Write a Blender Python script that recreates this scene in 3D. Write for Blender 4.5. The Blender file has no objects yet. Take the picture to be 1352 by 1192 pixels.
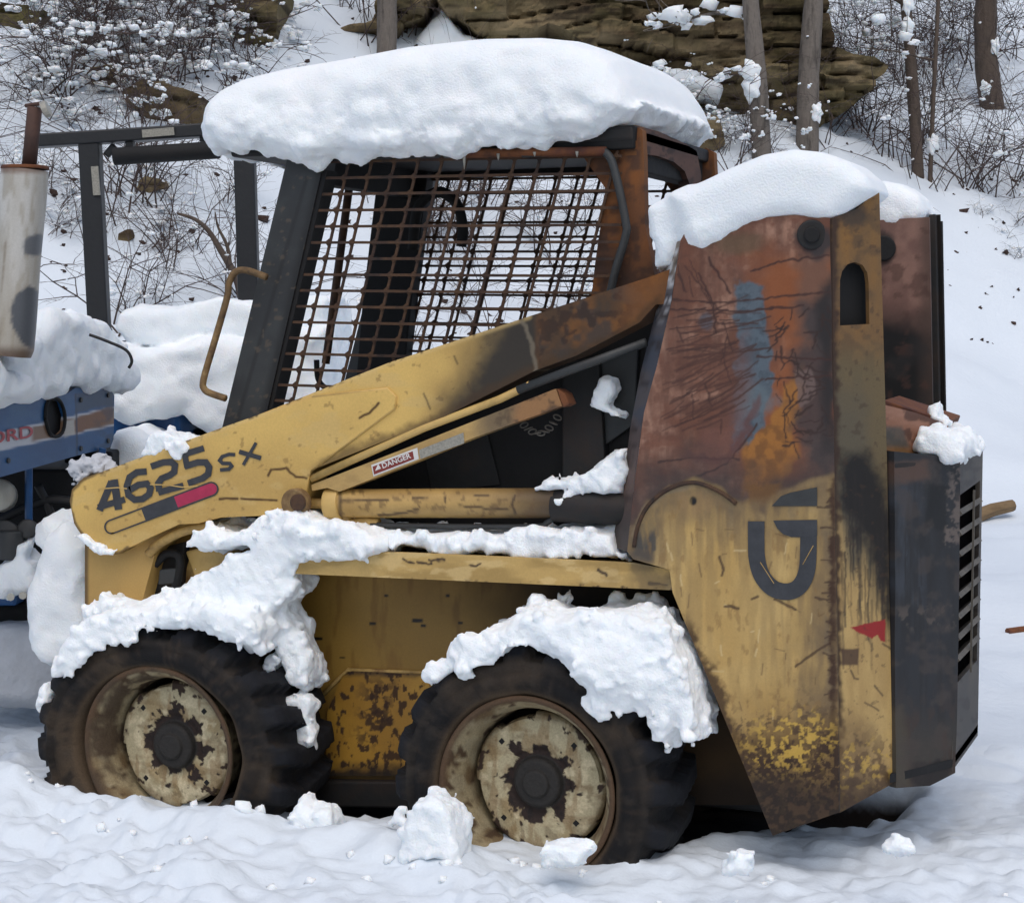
import bpy, bmesh, math, random
import numpy as np
from mathutils import Vector, Matrix
from mathutils.geometry import tessellate_polygon

# ------------------------------------------------------------------ camera
scene = bpy.context.scene
COL = scene.collection
F = 2400.0                                   # focal length in photo pixels
YAW = math.radians(22.6); PIT = math.atan(166 / 2400)
CAM = np.array([1.939, -4.62, 1.41])
FW = np.array([-math.sin(YAW) * math.cos(PIT), math.cos(YAW) * math.cos(PIT), -math.sin(PIT)])
RT = np.array([math.cos(YAW), math.sin(YAW), 0.0]); UP = np.cross(RT, FW)
FH = np.array([-math.sin(YAW), math.cos(YAW), 0.0])       # level viewing direction
cd = bpy.data.cameras.new('camera'); cam = bpy.data.objects.new('camera', cd); COL.objects.link(cam)
cam.location = CAM; cam.rotation_euler = (math.pi / 2 - PIT, 0, YAW)
cd.sensor_fit = 'HORIZONTAL'; cd.sensor_width = 36; cd.lens = 36 * F / 1352; cd.clip_start = .05; cd.clip_end = 400
scene.camera = cam
# ------------------------------------------------------------------ sky, sun, exposure
SUN_EL, SUN_AZ = math.radians(60), math.radians(155)      # azimuth measured from +Y towards +X
W = bpy.data.worlds.new('World'); scene.world = W; W.use_nodes = True
wn = W.node_tree.nodes; wl = W.node_tree.links
sky = wn.new('ShaderNodeTexSky'); sky.sky_type = 'NISHITA'; sky.sun_disc = False
sky.sun_elevation = SUN_EL; sky.sun_rotation = SUN_AZ
sky.air_density = 1.0; sky.dust_density = 3.0; sky.ozone_density = 0.4
bg = wn['Background']; bg.inputs['Strength'].default_value = .13
wl.new(sky.outputs[0], bg.inputs['Color'])
sd = bpy.data.lights.new('sun', 'SUN'); sd.energy = .95; sd.angle = math.radians(75); sd.color = (1, .99, .965)
so = bpy.data.objects.new('sun', sd); COL.objects.link(so)
sdir = Vector((math.sin(SUN_AZ) * math.cos(SUN_EL), math.cos(SUN_AZ) * math.cos(SUN_EL), math.sin(SUN_EL)))
so.rotation_euler = sdir.to_track_quat('Z', 'Y').to_euler(); so.location = sdir * 30
scene.view_settings.view_transform = 'Standard'; scene.view_settings.look = 'None'
scene.view_settings.gamma = 1; scene.view_settings.use_curve_mapping = False
scene.view_settings.exposure = 0.10
rnd = random.Random(7)

# ------------------------------------------------------------------ pixel -> place
def ray(px, py): return FW + RT * ((px - 676) / F) - UP * ((py - 596) / F)
def P(px, py, Y):
    r = ray(px, py); return CAM + r * ((Y - CAM[1]) / r[1])
def PD(px, py, d):
    r = ray(px, py); return CAM + r * (d / (r @ FH))
def proj(V):
    d = V - CAM; z = d @ FW
    return 676 + F * (d @ RT) / z, 596 - F * (d @ UP) / z
class Frame:
    """a plane: origin o, across u, up v, depth n (away from the viewer)"""
    def __init__(s, o, u, v=(0, 0, 1), n=None):
        s.o = np.array(o, float); s.u = np.array(u, float); s.u /= np.linalg.norm(s.u)
        v = np.array(v, float); v = v - s.u * (v @ s.u); s.v = v / np.linalg.norm(v)
        s.n = np.cross(s.v, s.u)
        if n is not None and s.n @ np.array(n, float) < 0: s.n = -s.n
    def hit(s, px, py):
        r = ray(px, py); t = ((s.o - CAM) @ s.n) / (r @ s.n); q = CAM + r * t - s.o
        return (q @ s.u, q @ s.v)
    def to3(s, a, b, c=0.0):
        a = np.asarray(a, float); b = np.asarray(b, float)
        c = np.broadcast_to(np.asarray(c, float), a.shape)
        return s.o + a[..., None] * s.u + b[..., None] * s.v + c[..., None] * s.n
    def loc(s, V):
        q = V - s.o; return q @ s.u, q @ s.v, q @ s.n
def YF(Y): return Frame((0, Y, 0), (1, 0, 0), n=(0, 1, 0))
def frame3(p0, p1, n):
    p0 = np.array(p0); p1 = np.array(p1); d = p1 - p0; d[2] = 0
    return Frame(p0, d, n=n)

# ------------------------------------------------------------------ noise
_T = np.random.default_rng(3).random((64, 64, 64)).astype(np.float32)
def vnoise(x, y, z):
    x = np.asarray(x, np.float32); y = np.asarray(y, np.float32); z = np.asarray(z, np.float32)
    x, y, z = np.broadcast_arrays(x, y, z)
    xi = np.floor(x).astype(int); yi = np.floor(y).astype(int); zi = np.floor(z).astype(int)
    fx = x - xi; fy = y - yi; fz = z - zi
    fx = fx * fx * (3 - 2 * fx); fy = fy * fy * (3 - 2 * fy); fz = fz * fz * (3 - 2 * fz)
    x0 = xi & 63; x1 = (xi + 1) & 63; y0 = yi & 63; y1 = (yi + 1) & 63; z0 = zi & 63; z1 = (zi + 1) & 63
    L = lambda a, b, t: a + (b - a) * t
    a = L(L(_T[x0, y0, z0], _T[x1, y0, z0], fx), L(_T[x0, y1, z0], _T[x1, y1, z0], fx), fy)
    b = L(L(_T[x0, y0, z1], _T[x1, y0, z1], fx), L(_T[x0, y1, z1], _T[x1, y1, z1], fx), fy)
    return L(a, b, fz) * 2 - 1
def fbm(x, y, z=0.0, oct=4, gain=.5):
    s = 0; a = 1; t = 0
    for k in range(oct):
        f = 2.03 ** k
        s = s + a * vnoise(np.asarray(x) * f + 17.3 * k, np.asarray(y) * f + 5.1 * k, np.asarray(z) * f + 9.7 * k); t += a; a *= gain
    return s / t
def sst(a, b, x):
    t = np.clip((x - a) / (b - a), 0, 1); return t * t * (3 - 2 * t)
def lin(c):
    c = np.array(c, float) / 255; return np.where(c <= .04045, c / 12.92, ((c + .055) / 1.055) ** 2.4)
def poly_sd(x, y, pts):
    """signed distance to a closed polygon, negative inside"""
    x = np.asarray(x, float); y = np.asarray(y, float)
    d = np.full(x.shape, 1e18); ins = np.zeros(x.shape, bool); n = len(pts)
    for i in range(n):
        ax, ay = pts[i]; bx, by = pts[(i + 1) % n]; ex, ey = bx - ax, by - ay
        t = np.clip(((x - ax) * ex + (y - ay) * ey) / (ex * ex + ey * ey + 1e-18), 0, 1)
        d = np.minimum(d, (x - ax - t * ex) ** 2 + (y - ay - t * ey) ** 2)
        c = (ay > y) != (by > y)
        if by != ay: ins ^= c & (x < ex * (y - ay) / (by - ay) + ax)
    d = np.sqrt(d); return np.where(ins, -d, d)
def line_d(x, y, pts):
    d = np.full(np.shape(x), 1e18)
    for (ax, ay), (bx, by) in zip(pts[:-1], pts[1:]):
        ex, ey = bx - ax, by - ay
        t = np.clip(((x - ax) * ex + (y - ay) * ey) / (ex * ex + ey * ey + 1e-12), 0, 1)
        d = np.minimum(d, (x - ax - t * ex) ** 2 + (y - ay - t * ey) ** 2)
    return np.sqrt(d)

# ------------------------------------------------------------------ materials
def nodes_mat(name):
    m = bpy.data.materials.new(name); m.use_nodes = True
    return m, m.node_tree.nodes, m.node_tree.links, m.node_tree.nodes['Principled BSDF']
def add_bump(n, l, b, scale, dist, strength=.5, detail=4):
    tc = n.new('ShaderNodeTexCoord'); t = n.new('ShaderNodeTexNoise'); t.inputs['Scale'].default_value = scale
    t.inputs['Detail'].default_value = detail
    bp = n.new('ShaderNodeBump'); bp.inputs['Strength'].default_value = strength; bp.inputs['Distance'].default_value = dist
    l.new(tc.outputs['Object'], t.inputs['Vector']); l.new(t.outputs['Fac'], bp.inputs['Height']); l.new(bp.outputs[0], b.inputs['Normal'])
    return tc
def noise_mat(name, cols, scale=8, rough=.7, bump=(60, .002), metal=0, detail=6, stretch=(1, 1, 1), spread=(.3, .7)):
    """base colour wandering through a list of colours by noise"""
    m, n, l, b = nodes_mat(name)
    tc = add_bump(n, l, b, bump[0], bump[1])
    mp = n.new('ShaderNodeMapping'); mp.inputs['Scale'].default_value = stretch
    t = n.new('ShaderNodeTexNoise'); t.inputs['Scale'].default_value = scale; t.inputs['Detail'].default_value = detail
    t.inputs['Roughness'].default_value = .65
    r = n.new('ShaderNodeValToRGB'); r.color_ramp.interpolation = 'LINEAR'
    k = len(cols)
    while len(r.color_ramp.elements) < k: r.color_ramp.elements.new(.5)
    for i, c in enumerate(cols):
        e = r.color_ramp.elements[i]; e.position = spread[0] + (spread[1] - spread[0]) * i / max(1, k - 1); e.color = (*lin(c), 1)
    l.new(tc.outputs['Object'], mp.inputs['Vector']); l.new(mp.outputs[0], t.inputs['Vector'])
    l.new(t.outputs['Fac'], r.inputs['Fac']); l.new(r.outputs[0], b.inputs['Base Color'])
    b.inputs['Roughness'].default_value = rough; b.inputs['Metallic'].default_value = metal
    return m
def attr_mat(name, bump=(90, .0015), bstr=.5, fine=.25, spec=.35, sss=0):
    """colour from the worn-paint attribute, roughness from its alpha, fine grain on top"""
    m, n, l, b = nodes_mat(name)
    tc = add_bump(n, l, b, bump[0], bump[1], bstr)
    a = n.new('ShaderNodeAttribute'); a.attribute_name = 'Col'
    t = n.new('ShaderNodeTexNoise'); t.inputs['Scale'].default_value = 220; t.inputs['Detail'].default_value = 3
    mr = n.new('ShaderNodeMapRange'); mr.inputs['To Min'].default_value = 1 - fine; mr.inputs['To Max'].default_value = 1 + fine
    mx = n.new('ShaderNodeVectorMath'); mx.operation = 'SCALE'
    l.new(tc.outputs['Object'], t.inputs['Vector']); l.new(t.outputs['Fac'], mr.inputs['Value'])
    l.new(a.outputs['Color'], mx.inputs[0]); l.new(mr.outputs[0], mx.inputs['Scale'])
    l.new(mx.outputs[0], b.inputs['Base Color']); l.new(a.outputs['Alpha'], b.inputs['Roughness'])
    b.inputs['Specular IOR Level'].default_value = spec
    return m
def flat_mat(name, c, rough=.6, metal=0):
    return noise_mat(name, [tuple(np.array(c) * .82), c], 30, rough, (120, .0006), metal)

M_PAINT = attr_mat('worn_paint', (70, .001), .3, .13, .45)
M_WHEEL = attr_mat('worn_wheel', (120, .003), .7, .35)
M_TYRE = attr_mat('old_rubber', (70, .004), .6, .3, .3)
M_ROCK = attr_mat('sandstone', (9, .05), .9, .2, .15)
M_GROUND = attr_mat('ground_cover', (28, .012), .45, .03, .15)
M_SNOW = noise_mat('snow', [(236, 242, 246), (245, 249, 251)], 5, .75, (190, .006))
for m_ in (M_SNOW,):
    b_ = m_.node_tree.nodes['Principled BSDF']; b_.inputs['Specular IOR Level'].default_value = .15
    b_.inputs['Subsurface Weight'].default_value = .6; b_.inputs['Subsurface Radius'].default_value = (.7, .85, 1.0); b_.inputs['Subsurface Scale'].default_value = .010
M_SNOWD = noise_mat('grey_dirty_shaded_snow', [(176, 179, 184), (196, 199, 204)], 9, .8, (60, .008))  # greyed snow: dirty clod, and shade painted into the axle bank
M_BLACK = noise_mat('soot_shade_black', [(9, 9, 10), (18, 17, 17)], 9, .8)  # burnt and black parts, also painted shade inside holes
M_DARK = noise_mat('charcoal_steel', [(38, 40, 41), (52, 54, 54), (46, 44, 42)], 5, .55)
M_DARK2 = noise_mat('sooty_steel', [(15, 15, 17), (25, 25, 25), (42, 30, 22)], 7, .7)
M_RUST = noise_mat('burnt_rust', [(62, 36, 26), (112, 66, 34), (88, 50, 36), (48, 32, 28)], 9, .85)
M_RUSTY = noise_mat('rusty_mesh', [(34, 26, 23), (58, 40, 30), (78, 54, 34), (30, 24, 22)], 14, .8)
M_YEL = noise_mat('dull_yellow_paint', [(150, 122, 70), (198, 164, 98), (206, 172, 104)], 6, .5)
M_YELD = noise_mat('sooty_yellow_paint', [(50, 40, 30), (150, 120, 66), (190, 156, 92), (120, 84, 46)], 7, .6, stretch=(1, 1, 1))
M_BROWN = noise_mat('brown_rusty_bar', [(56, 42, 30), (118, 92, 58), (164, 140, 92)], 14, .75)
M_FRAME = noise_mat('black_frame_paint', [(15, 17, 20), (23, 25, 29)], 6, .5)
M_BLUE = noise_mat('blue_tractor_paint', [(18, 52, 92), (28, 78, 128), (34, 88, 138)], 4, .45)
M_PRINT = noise_mat('charcoal_print', [(44, 46, 50), (58, 60, 64)], 30, .6)
M_RED = noise_mat('crimson_print', [(150, 34, 66), (178, 44, 80)], 30, .6)
M_LINE = noise_mat('brown_line_print', [(70, 48, 26), (86, 60, 34)], 30, .6)
M_WHITE = noise_mat('white_print', [(200, 198, 192), (222, 220, 214)], 30, .6)
M_DANGER = noise_mat('dark_red_print', [(112, 40, 34), (132, 52, 42)], 30, .6)
M_GREYP = noise_mat('grey_fine_print', [(120, 118, 108), (160, 156, 144)], 160, .6)
M_GALV = noise_mat('weathered_muffler', [(98, 94, 88), (168, 164, 152), (186, 182, 172)], 3, .45, (80, .001), .35, stretch=(1, 1, .35))
M_PIPE = noise_mat('rusty_pipe', [(50, 36, 32), (84, 58, 48)], 12, .8)
M_SLAT = noise_mat('dusty_slat', [(70, 66, 60), (104, 98, 88)], 14, .7)
M_BARK = noise_mat('grey_bark', [(66, 60, 54), (112, 104, 96), (92, 84, 76)], 6, .9, (30, .02), stretch=(3, 3, .6))
M_BARK2 = noise_mat('dark_brown_bark', [(52, 44, 38), (86, 74, 64), (70, 58, 50)], 6, .9, (30, .02), stretch=(3, 3, .6))
M_TWIG = noise_mat('twig_bark', [(50, 40, 37), (84, 70, 65)], 4, .9)
M_LEAF = noise_mat('dead_leaf', [(44, 34, 30), (72, 52, 44)], 6, .9)
M_RUBBER = noise_mat('black_rubber', [(18, 18, 19), (30, 29, 28)], 10, .6)
M_WOOD = noise_mat('log_wood', [(92, 74, 52), (136, 112, 80)], 6, .9, stretch=(1, 1, 4))

# ------------------------------------------------------------------ mesh helpers
def tag(o, label=None, cat=None, group=None, kind=None):
    if label: o['label'] = label
    if cat: o['category'] = cat
    if group: o['group'] = group
    if kind: o['kind'] = kind
    return o
def link_mesh(name, verts, faces, mat, parent=None, smooth=False, cols=None):
    me = bpy.data.meshes.new(name); me.from_pydata([tuple(map(float, v)) for v in verts], [], [tuple(map(int, f)) for f in faces]); me.update()
    return finish(name, me, mat, parent, smooth, cols)
def finish(name, me, mat, parent, smooth, cols):
    if cols is not None:
        a = me.color_attributes.new('Col', 'FLOAT_COLOR', 'POINT'); a.data.foreach_set('color', np.ascontiguousarray(cols, np.float32).ravel())
    if smooth: me.polygons.foreach_set('use_smooth', [True] * len(me.polygons))
    me.materials.append(mat)
    o = bpy.data.objects.new(name, me); COL.objects.link(o)
    if parent: attach(o, parent)
    return o
def attach(o, parent):
    o.parent = parent
    base = Vector((0, 0, 0)); p = parent
    while p: base += p.location; p = p.parent
    o.location = Vector(o.location) - base
def empty(name, loc, label, cat, group=None):
    o = bpy.data.objects.new(name, None); COL.objects.link(o); o.location = Vector(loc); o.empty_display_size = .1
    return tag(o, label, cat, group)
def quad_mesh(name, V, Q, mat, parent=None, smooth=True, cols=None):
    me = bpy.data.meshes.new(name); V = np.asarray(V, np.float32); Q = np.asarray(Q, np.int32)
    me.vertices.add(len(V)); me.vertices.foreach_set('co', V.ravel())
    me.loops.add(Q.size); me.loops.foreach_set('vertex_index', Q.ravel())
    me.polygons.add(len(Q)); me.polygons.foreach_set('loop_start', np.arange(len(Q), dtype=np.int32) * 4)
    me.update(calc_edges=True); me.validate()
    return finish(name, me, mat, parent, smooth, cols)
class MB:
    def __init__(s): s.v = []; s.f = []
    def add(s, v, f):
        k = len(s.v); s.v += [tuple(map(float, p)) for p in v]; s.f += [tuple(i + k for i in q) for q in f]; return s
    def prism(s, pts, depth):
        n = len(pts); pts = [np.array(p, float) for p in pts]; depth = np.array(depth, float)
        f = [tuple(range(n)), tuple(range(2 * n - 1, n - 1, -1))] + [((i + 1) % n, i, n + i, n + (i + 1) % n) for i in range(n)]
        return s.add(pts + [p + depth for p in pts], f)
    def box(s, c, sx, sy, sz, ax=None):
        ax = ax or [np.array((1, 0, 0)), np.array((0, 1, 0)), np.array((0, 0, 1))]
        c = np.array(c, float)
        v = [c + ax[0] * sx * i / 2 + ax[1] * sy * j / 2 + ax[2] * sz * k / 2 for i in (-1, 1) for j in (-1, 1) for k in (-1, 1)]
        return s.add(v, [(0, 1, 3, 2), (4, 6, 7, 5), (0, 4, 5, 1), (2, 3, 7, 6), (0, 2, 6, 4), (1, 5, 7, 3)])
    def beam(s, p0, p1, w, t, n=(0, 1, 0)):
        """bar from p0 to p1, w wide across, t thick along n"""
        p0 = np.array(p0, float); p1 = np.array(p1, float); a = p1 - p0; L = np.linalg.norm(a); a /= L
        n = np.array(n, float); n = n - a * (n @ a); n /= np.linalg.norm(n); b = np.cross(a, n)
        return s.box((p0 + p1) / 2, L, t, w, [a, n, b])
    def tube(s, pts, r, n=8, caps=True):
        pts = [np.array(p, float) for p in pts]; m = len(pts)
        r = r if hasattr(r, '__len__') else [r] * m
        k = len(s.v); nrm = None
        for i in range(m):
            t = pts[min(i + 1, m - 1)] - pts[max(i - 1, 0)]; t /= (np.linalg.norm(t) + 1e-12)
            if nrm is None:
                h = np.array((0, 0, 1.)) if abs(t[2]) < .9 else np.array((1., 0, 0)); nrm = np.cross(t, h)
            nrm = nrm - t * (nrm @ t); nrm /= np.linalg.norm(nrm) + 1e-12; b = np.cross(t, nrm)
            for j in range(n):
                a = 2 * math.pi * j / n; s.v.append(tuple(pts[i] + r[i] * (nrm * math.cos(a) + b * math.sin(a))))
        for i in range(m - 1):
            for j in range(n):
                s.f.append((k + i * n + j, k + i * n + (j + 1) % n, k + (i + 1) * n + (j + 1) % n, k + (i + 1) * n + j))
        if caps: s.f.append(tuple(k + j for j in range(n - 1, -1, -1))); s.f.append(tuple(k + (m - 1) * n + j for j in range(n)))
        return s
    def blob(s, c, r, seed=0, n=7, rough=.25):
        c = np.array(c, float); r = np.array(r, float) if hasattr(r, '__len__') else np.array((r, r, r)); k = len(s.v); m = n * 2 - 2
        q = random.Random(seed)
        ph = q.random() * 50
        for i in range(1, n):
            for j in range(m):
                th = math.pi * i / n; a = 2 * math.pi * j / m
                d = np.array((math.sin(th) * math.cos(a), math.sin(th) * math.sin(a), math.cos(th)))
                s.v.append(tuple(c + d * r * (1 + rough * (math.sin(d[0] * 4 + ph) * math.cos(d[1] * 5 + ph * 2) + .7 * math.sin(d[2] * 6 + d[0] * 3 + ph)))))
        s.v.append(tuple(c + (0, 0, r[2]))); s.v.append(tuple(c - (0, 0, r[2]))); t0 = len(s.v) - 2
        for j in range(m):
            s.f.append((t0, k + j, k + (j + 1) % m)); s.f.append((t0 + 1, k + (n - 2) * m + (j + 1) % m, k + (n - 2) * m + j))
        for i in range(n - 2):
            for j in range(m): s.f.append((k + i * m + j, k + (i + 1) * m + j, k + (i + 1) * m + (j + 1) % m, k + i * m + (j + 1) % m))
        return s
    def build(s, name, mat, parent=None, bevel=0, smooth=False):
        o = link_mesh(name, s.v, s.f, mat, parent, smooth)
        if bevel:
            b = o.modifiers.new('edge', 'BEVEL'); b.width = bevel; b.segments = 2; b.limit_method = 'ANGLE'
        bm = bmesh.new(); bm.from_mesh(o.data); bmesh.ops.recalc_face_normals(bm, faces=bm.faces); bm.to_mesh(o.data); bm.free()
        return o
def copy_part(o, parent, dy, name=None):
    c = o.copy(); COL.objects.link(c); c.parent = parent; c.location = Vector(o.location) + Vector((0, dy, 0))
    return c
def pipe_pts(pts, k=6):
    """smooth a polyline (Catmull-Rom)"""
    pts = [np.array(p, float) for p in pts]; q = [pts[0]] + pts + [pts[-1]]; out = []
    for i in range(1, len(q) - 2):
        for j in range(k):
            t = j / k; a, b, c, d = q[i - 1], q[i], q[i + 1], q[i + 2]
            out.append(.5 * ((2 * b) + (c - a) * t + (2 * a - 5 * b + 4 * c - d) * t * t + (3 * b - a - 3 * c + d) * t ** 3))
    return out + [pts[-1]]

# ---- a painted sheet: fine grid cut to an outline, colours laid on in numpy
class Paint:
    def __init__(s, px, py, base, rough=.55):
        s.x = px; s.y = py; s.C = np.tile(lin(base), (len(px), 1)); s.R = np.full(len(px), rough)
    def nz(s, sc, seed=0, oct=4, sx=1, sy=1): return fbm(s.x / sc / sx + seed * 3.7, s.y / sc / sy + seed * 8.1, seed * 1.3, oct)
    def lay(s, m, col, a=1.0, rough=None):
        m = np.clip(m * a, 0, 1)[:, None]; s.C = s.C * (1 - m) + lin(col) * m
        if rough is not None: s.R = s.R * (1 - m[:, 0]) + rough * m[:, 0]
    def poly(s, pts, soft=6, wob=8, sc=18, seed=1):
        d = poly_sd(s.x + wob * s.nz(sc, seed), s.y + wob * s.nz(sc, seed + 1), pts); return 1 - sst(-soft, soft, d)
    def blob(s, cx, cy, rx, ry, soft=.35, wob=.35, sc=20, seed=1):
        d = np.hypot((s.x - cx) / rx, (s.y - cy) / ry) + wob * s.nz(sc, seed); return 1 - sst(1 - soft, 1 + soft, d)
    def stroke(s, pts, w, soft=1.2, wob=1.5, seed=1):
        d = line_d(s.x + wob * s.nz(9, seed, 2), s.y + wob * s.nz(9, seed + 3, 2), pts); return 1 - sst(w / 2 - soft * .5, w / 2 + soft, d)
    def spots(s, sc, th, soft=.06, seed=1, oct=4, sx=1, sy=1):
        return sst(th - soft, th + soft, s.nz(sc, seed, oct, sx, sy))
    def rgba(s): return np.concatenate([np.clip(s.C, .002, .9), s.R[:, None]], 1)
def sheet(name, fr, outline, mat, parent, paint, step=.003, thick=.012, holes=(), disp=None, back=False, smooth=True):
    """outline and holes in photo pixels, unprojected onto the plane fr"""
    poly = [fr.hit(*p) for p in outline]; hs = [[fr.hit(*p) for p in h] for h in holes]
    A = np.array(poly); a0, b0 = A.min(0) - step; a1, b1 = A.max(0) + step
    na = int((a1 - a0) / step) + 1; nb = int((b1 - b0) / step) + 1
    ca, cb = np.meshgrid(a0 + (np.arange(na) + .5) * step, b0 + (np.arange(nb) + .5) * step, indexing='ij')
    ins = poly_sd(ca, cb, poly) < 0
    for h in hs: ins &= poly_sd(ca, cb, h) > 0
    ii, jj = np.nonzero(ins); w = nb + 1
    Q = np.stack([ii * w + jj, (ii + 1) * w + jj, (ii + 1) * w + jj + 1, ii * w + jj + 1], 1)
    used, inv = np.unique(Q, return_inverse=True); Q = inv.reshape(Q.shape)
    ga = a0 + (used // w) * step; gb = b0 + (used % w) * step
    E = np.concatenate([Q[:, [0, 1]], Q[:, [1, 2]], Q[:, [2, 3]], Q[:, [3, 0]]]); Es = np.sort(E, 1)
    key = Es[:, 0].astype(np.int64) * len(used) + Es[:, 1]; uq, idx, cnt = np.unique(key, return_index=True, return_counts=True)
    BE = E[idx[cnt == 1]]; bv = np.unique(BE)
    bx, by = ga[bv], gb[bv]; best = np.full(len(bv), 1e9); nx, ny = bx.copy(), by.copy()
    for pl in [poly] + hs:
        for i in range(len(pl)):
            (ax_, ay_), (cx_, cy_) = pl[i], pl[(i + 1) % len(pl)]; ex, ey = cx_ - ax_, cy_ - ay_
            t = np.clip(((bx - ax_) * ex + (by - ay_) * ey) / (ex * ex + ey * ey + 1e-15), 0, 1)
            qx, qy = ax_ + t * ex, ay_ + t * ey; d = np.hypot(bx - qx, by - qy); k = d < best
            best[k] = d[k]; nx[k] = qx[k]; ny[k] = qy[k]
    ok = best < step * 1.5; ga[bv[ok]] = nx[ok]; gb[bv[ok]] = ny[ok]
    c = disp(ga, gb) if disp else np.zeros(len(ga))
    V = fr.to3(ga, gb, c)
    px, py = proj(V)
    pt = paint(px, py); cols = pt.rgba()
    n0 = len(V)
    remap = np.full(n0, -1); remap[bv] = np.arange(len(bv)) + n0
    V2 = fr.to3(ga[bv], gb[bv], thick)
    RQ = np.stack([BE[:, 1], BE[:, 0], remap[BE[:, 0]], remap[BE[:, 1]]], 1)
    V = np.concatenate([V, V2]); cols = np.concatenate([cols, cols[bv]]); Q = np.concatenate([Q, RQ])
    flip = np.dot(np.cross(fr.u, fr.v), fr.n) > 0
    if flip: Q = Q[:, ::-1]
    o = quad_mesh(name, V - 0, Q, mat, parent, False, cols)
    sm = np.zeros(len(Q), bool); sm[:len(Q) - len(RQ)] = smooth
    o.data.polygons.foreach_set('use_smooth', sm)
    if smooth:
        e = np.zeros(len(o.data.edges), bool)
        ev = np.empty(len(o.data.edges) * 2, np.int32); o.data.edges.foreach_get('vertices', ev); ev = np.sort(ev.reshape(-1, 2), 1)
        k2 = ev[:, 0].astype(np.int64) * n0 + ev[:, 1]; e = np.isin(k2, uq[cnt == 1]) & (ev[:, 1] < n0)
        at = o.data.attributes.new('sharp_edge', 'BOOLEAN', 'EDGE'); at.data.foreach_set('value', e)
    return o

# ---- snow volumes: signed distance fields meshed with surface nets
def surface_nets(G, org, h):
    s = G < 0; nx, ny, nz = G.shape
    cnt = np.zeros((nx - 1, ny - 1, nz - 1), np.int8); offs = [(i, j, k) for i in (0, 1) for j in (0, 1) for k in (0, 1)]
    sl = lambda o: (slice(o[0], nx - 1 + o[0]), slice(o[1], ny - 1 + o[1]), slice(o[2], nz - 1 + o[2]))
    for o in offs: cnt += s[sl(o)]
    act = (cnt > 0) & (cnt < 8); I = np.argwhere(act); vid = np.full(act.shape, -1, np.int64); vid[act] = np.arange(len(I))
    Fc = np.stack([G[I[:, 0] + o[0], I[:, 1] + o[1], I[:, 2] + o[2]] for o in offs], 1)
    acc = np.zeros((len(I), 3)); num = np.zeros(len(I)); O = np.array(offs, float)
    for a in range(8):
        for b in range(a + 1, 8):
            if abs(O[a] - O[b]).sum() != 1: continue
            m = (Fc[:, a] < 0) != (Fc[:, b] < 0); t = Fc[:, a] / (Fc[:, a] - Fc[:, b] + 1e-12)
            acc[m] += (O[a] + t[:, None] * (O[b] - O[a]))[m]; num[m] += 1
    V = np.array(org) + (I + acc / num[:, None]) * h
    Q = []
    for ax in range(3):
        b, c = (ax + 1) % 3, (ax + 2) % 3
        lo = [slice(None)] * 3; hi = [slice(None)] * 3; lo[ax] = slice(0, -1); hi[ax] = slice(1, None)
        ch = s[tuple(lo)] != s[tuple(hi)]; X = np.argwhere(ch)
        X = X[(X[:, b] > 0) & (X[:, c] > 0) & (X[:, b] < G.shape[b] - 1) & (X[:, c] < G.shape[c] - 1)]
        def g(db, dc):
            Y = X.copy(); Y[:, b] -= db; Y[:, c] -= dc; return vid[Y[:, 0], Y[:, 1], Y[:, 2]]
        q = np.stack([g(1, 1), g(0, 1), g(0, 0), g(1, 0)], 1)
        inside_lo = s[X[:, 0], X[:, 1], X[:, 2]]; q[~inside_lo] = q[~inside_lo][:, ::-1]; Q.append(q)
    return V, np.concatenate(Q)
def extr(fr, pts, d0, d1, r, wob=0, wsc=.08):
    """rounded slab with the given pixel outline on plane fr, from depth d0 to d1"""
    pl = [fr.hit(*p) for p in pts]; cc, hh = (d0 + d1) / 2, (d1 - d0) / 2
    def f(X, Y, Z):
        q = np.stack([X, Y, Z], -1) - fr.o; a = q @ fr.u; b = q @ fr.v; c = q @ fr.n
        ac = a + wob * vnoise(X / wsc, Y / wsc + 9, Z / wsc) if wob else a
        bc = b + wob * vnoise(X / wsc + 5, Y / wsc, Z / wsc) if wob else b
        d2 = poly_sd2(ac, bc, pl) + r; dy = np.abs(c - cc) - hh + r
        return np.minimum(np.maximum(d2, dy), 0) + np.hypot(np.maximum(d2, 0), np.maximum(dy, 0)) - r
    corners = np.array([fr.to3(np.array(a), np.array(b), np.array(c)) for a, b in pl for c in (d0, d1)])
    f.bb = (corners.min(0), corners.max(0)); return f
def poly_sd2(a, b, pl):
    """polygon distance through a 2-D lookup grid (fast on voxel fields)"""
    A = np.array(pl); lo = A.min(0) - .08; hi = A.max(0) + .08; n = np.maximum(((hi - lo) / .004).astype(int), 8)
    n = np.minimum(n, 420)
    gx = np.linspace(lo[0], hi[0], n[0]); gy = np.linspace(lo[1], hi[1], n[1]); GX, GY = np.meshgrid(gx, gy, indexing='ij')
    D = poly_sd(GX, GY, pl)
    u = np.clip((a - lo[0]) / (hi[0] - lo[0]) * (n[0] - 1), 0, n[0] - 1.001); v = np.clip((b - lo[1]) / (hi[1] - lo[1]) * (n[1] - 1), 0, n[1] - 1.001)
    i = u.astype(int); j = v.astype(int); fu = u - i; fv = v - j
    return (D[i, j] * (1 - fu) + D[i + 1, j] * fu) * (1 - fv) + (D[i, j + 1] * (1 - fu) + D[i + 1, j + 1] * fu) * fv
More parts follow.
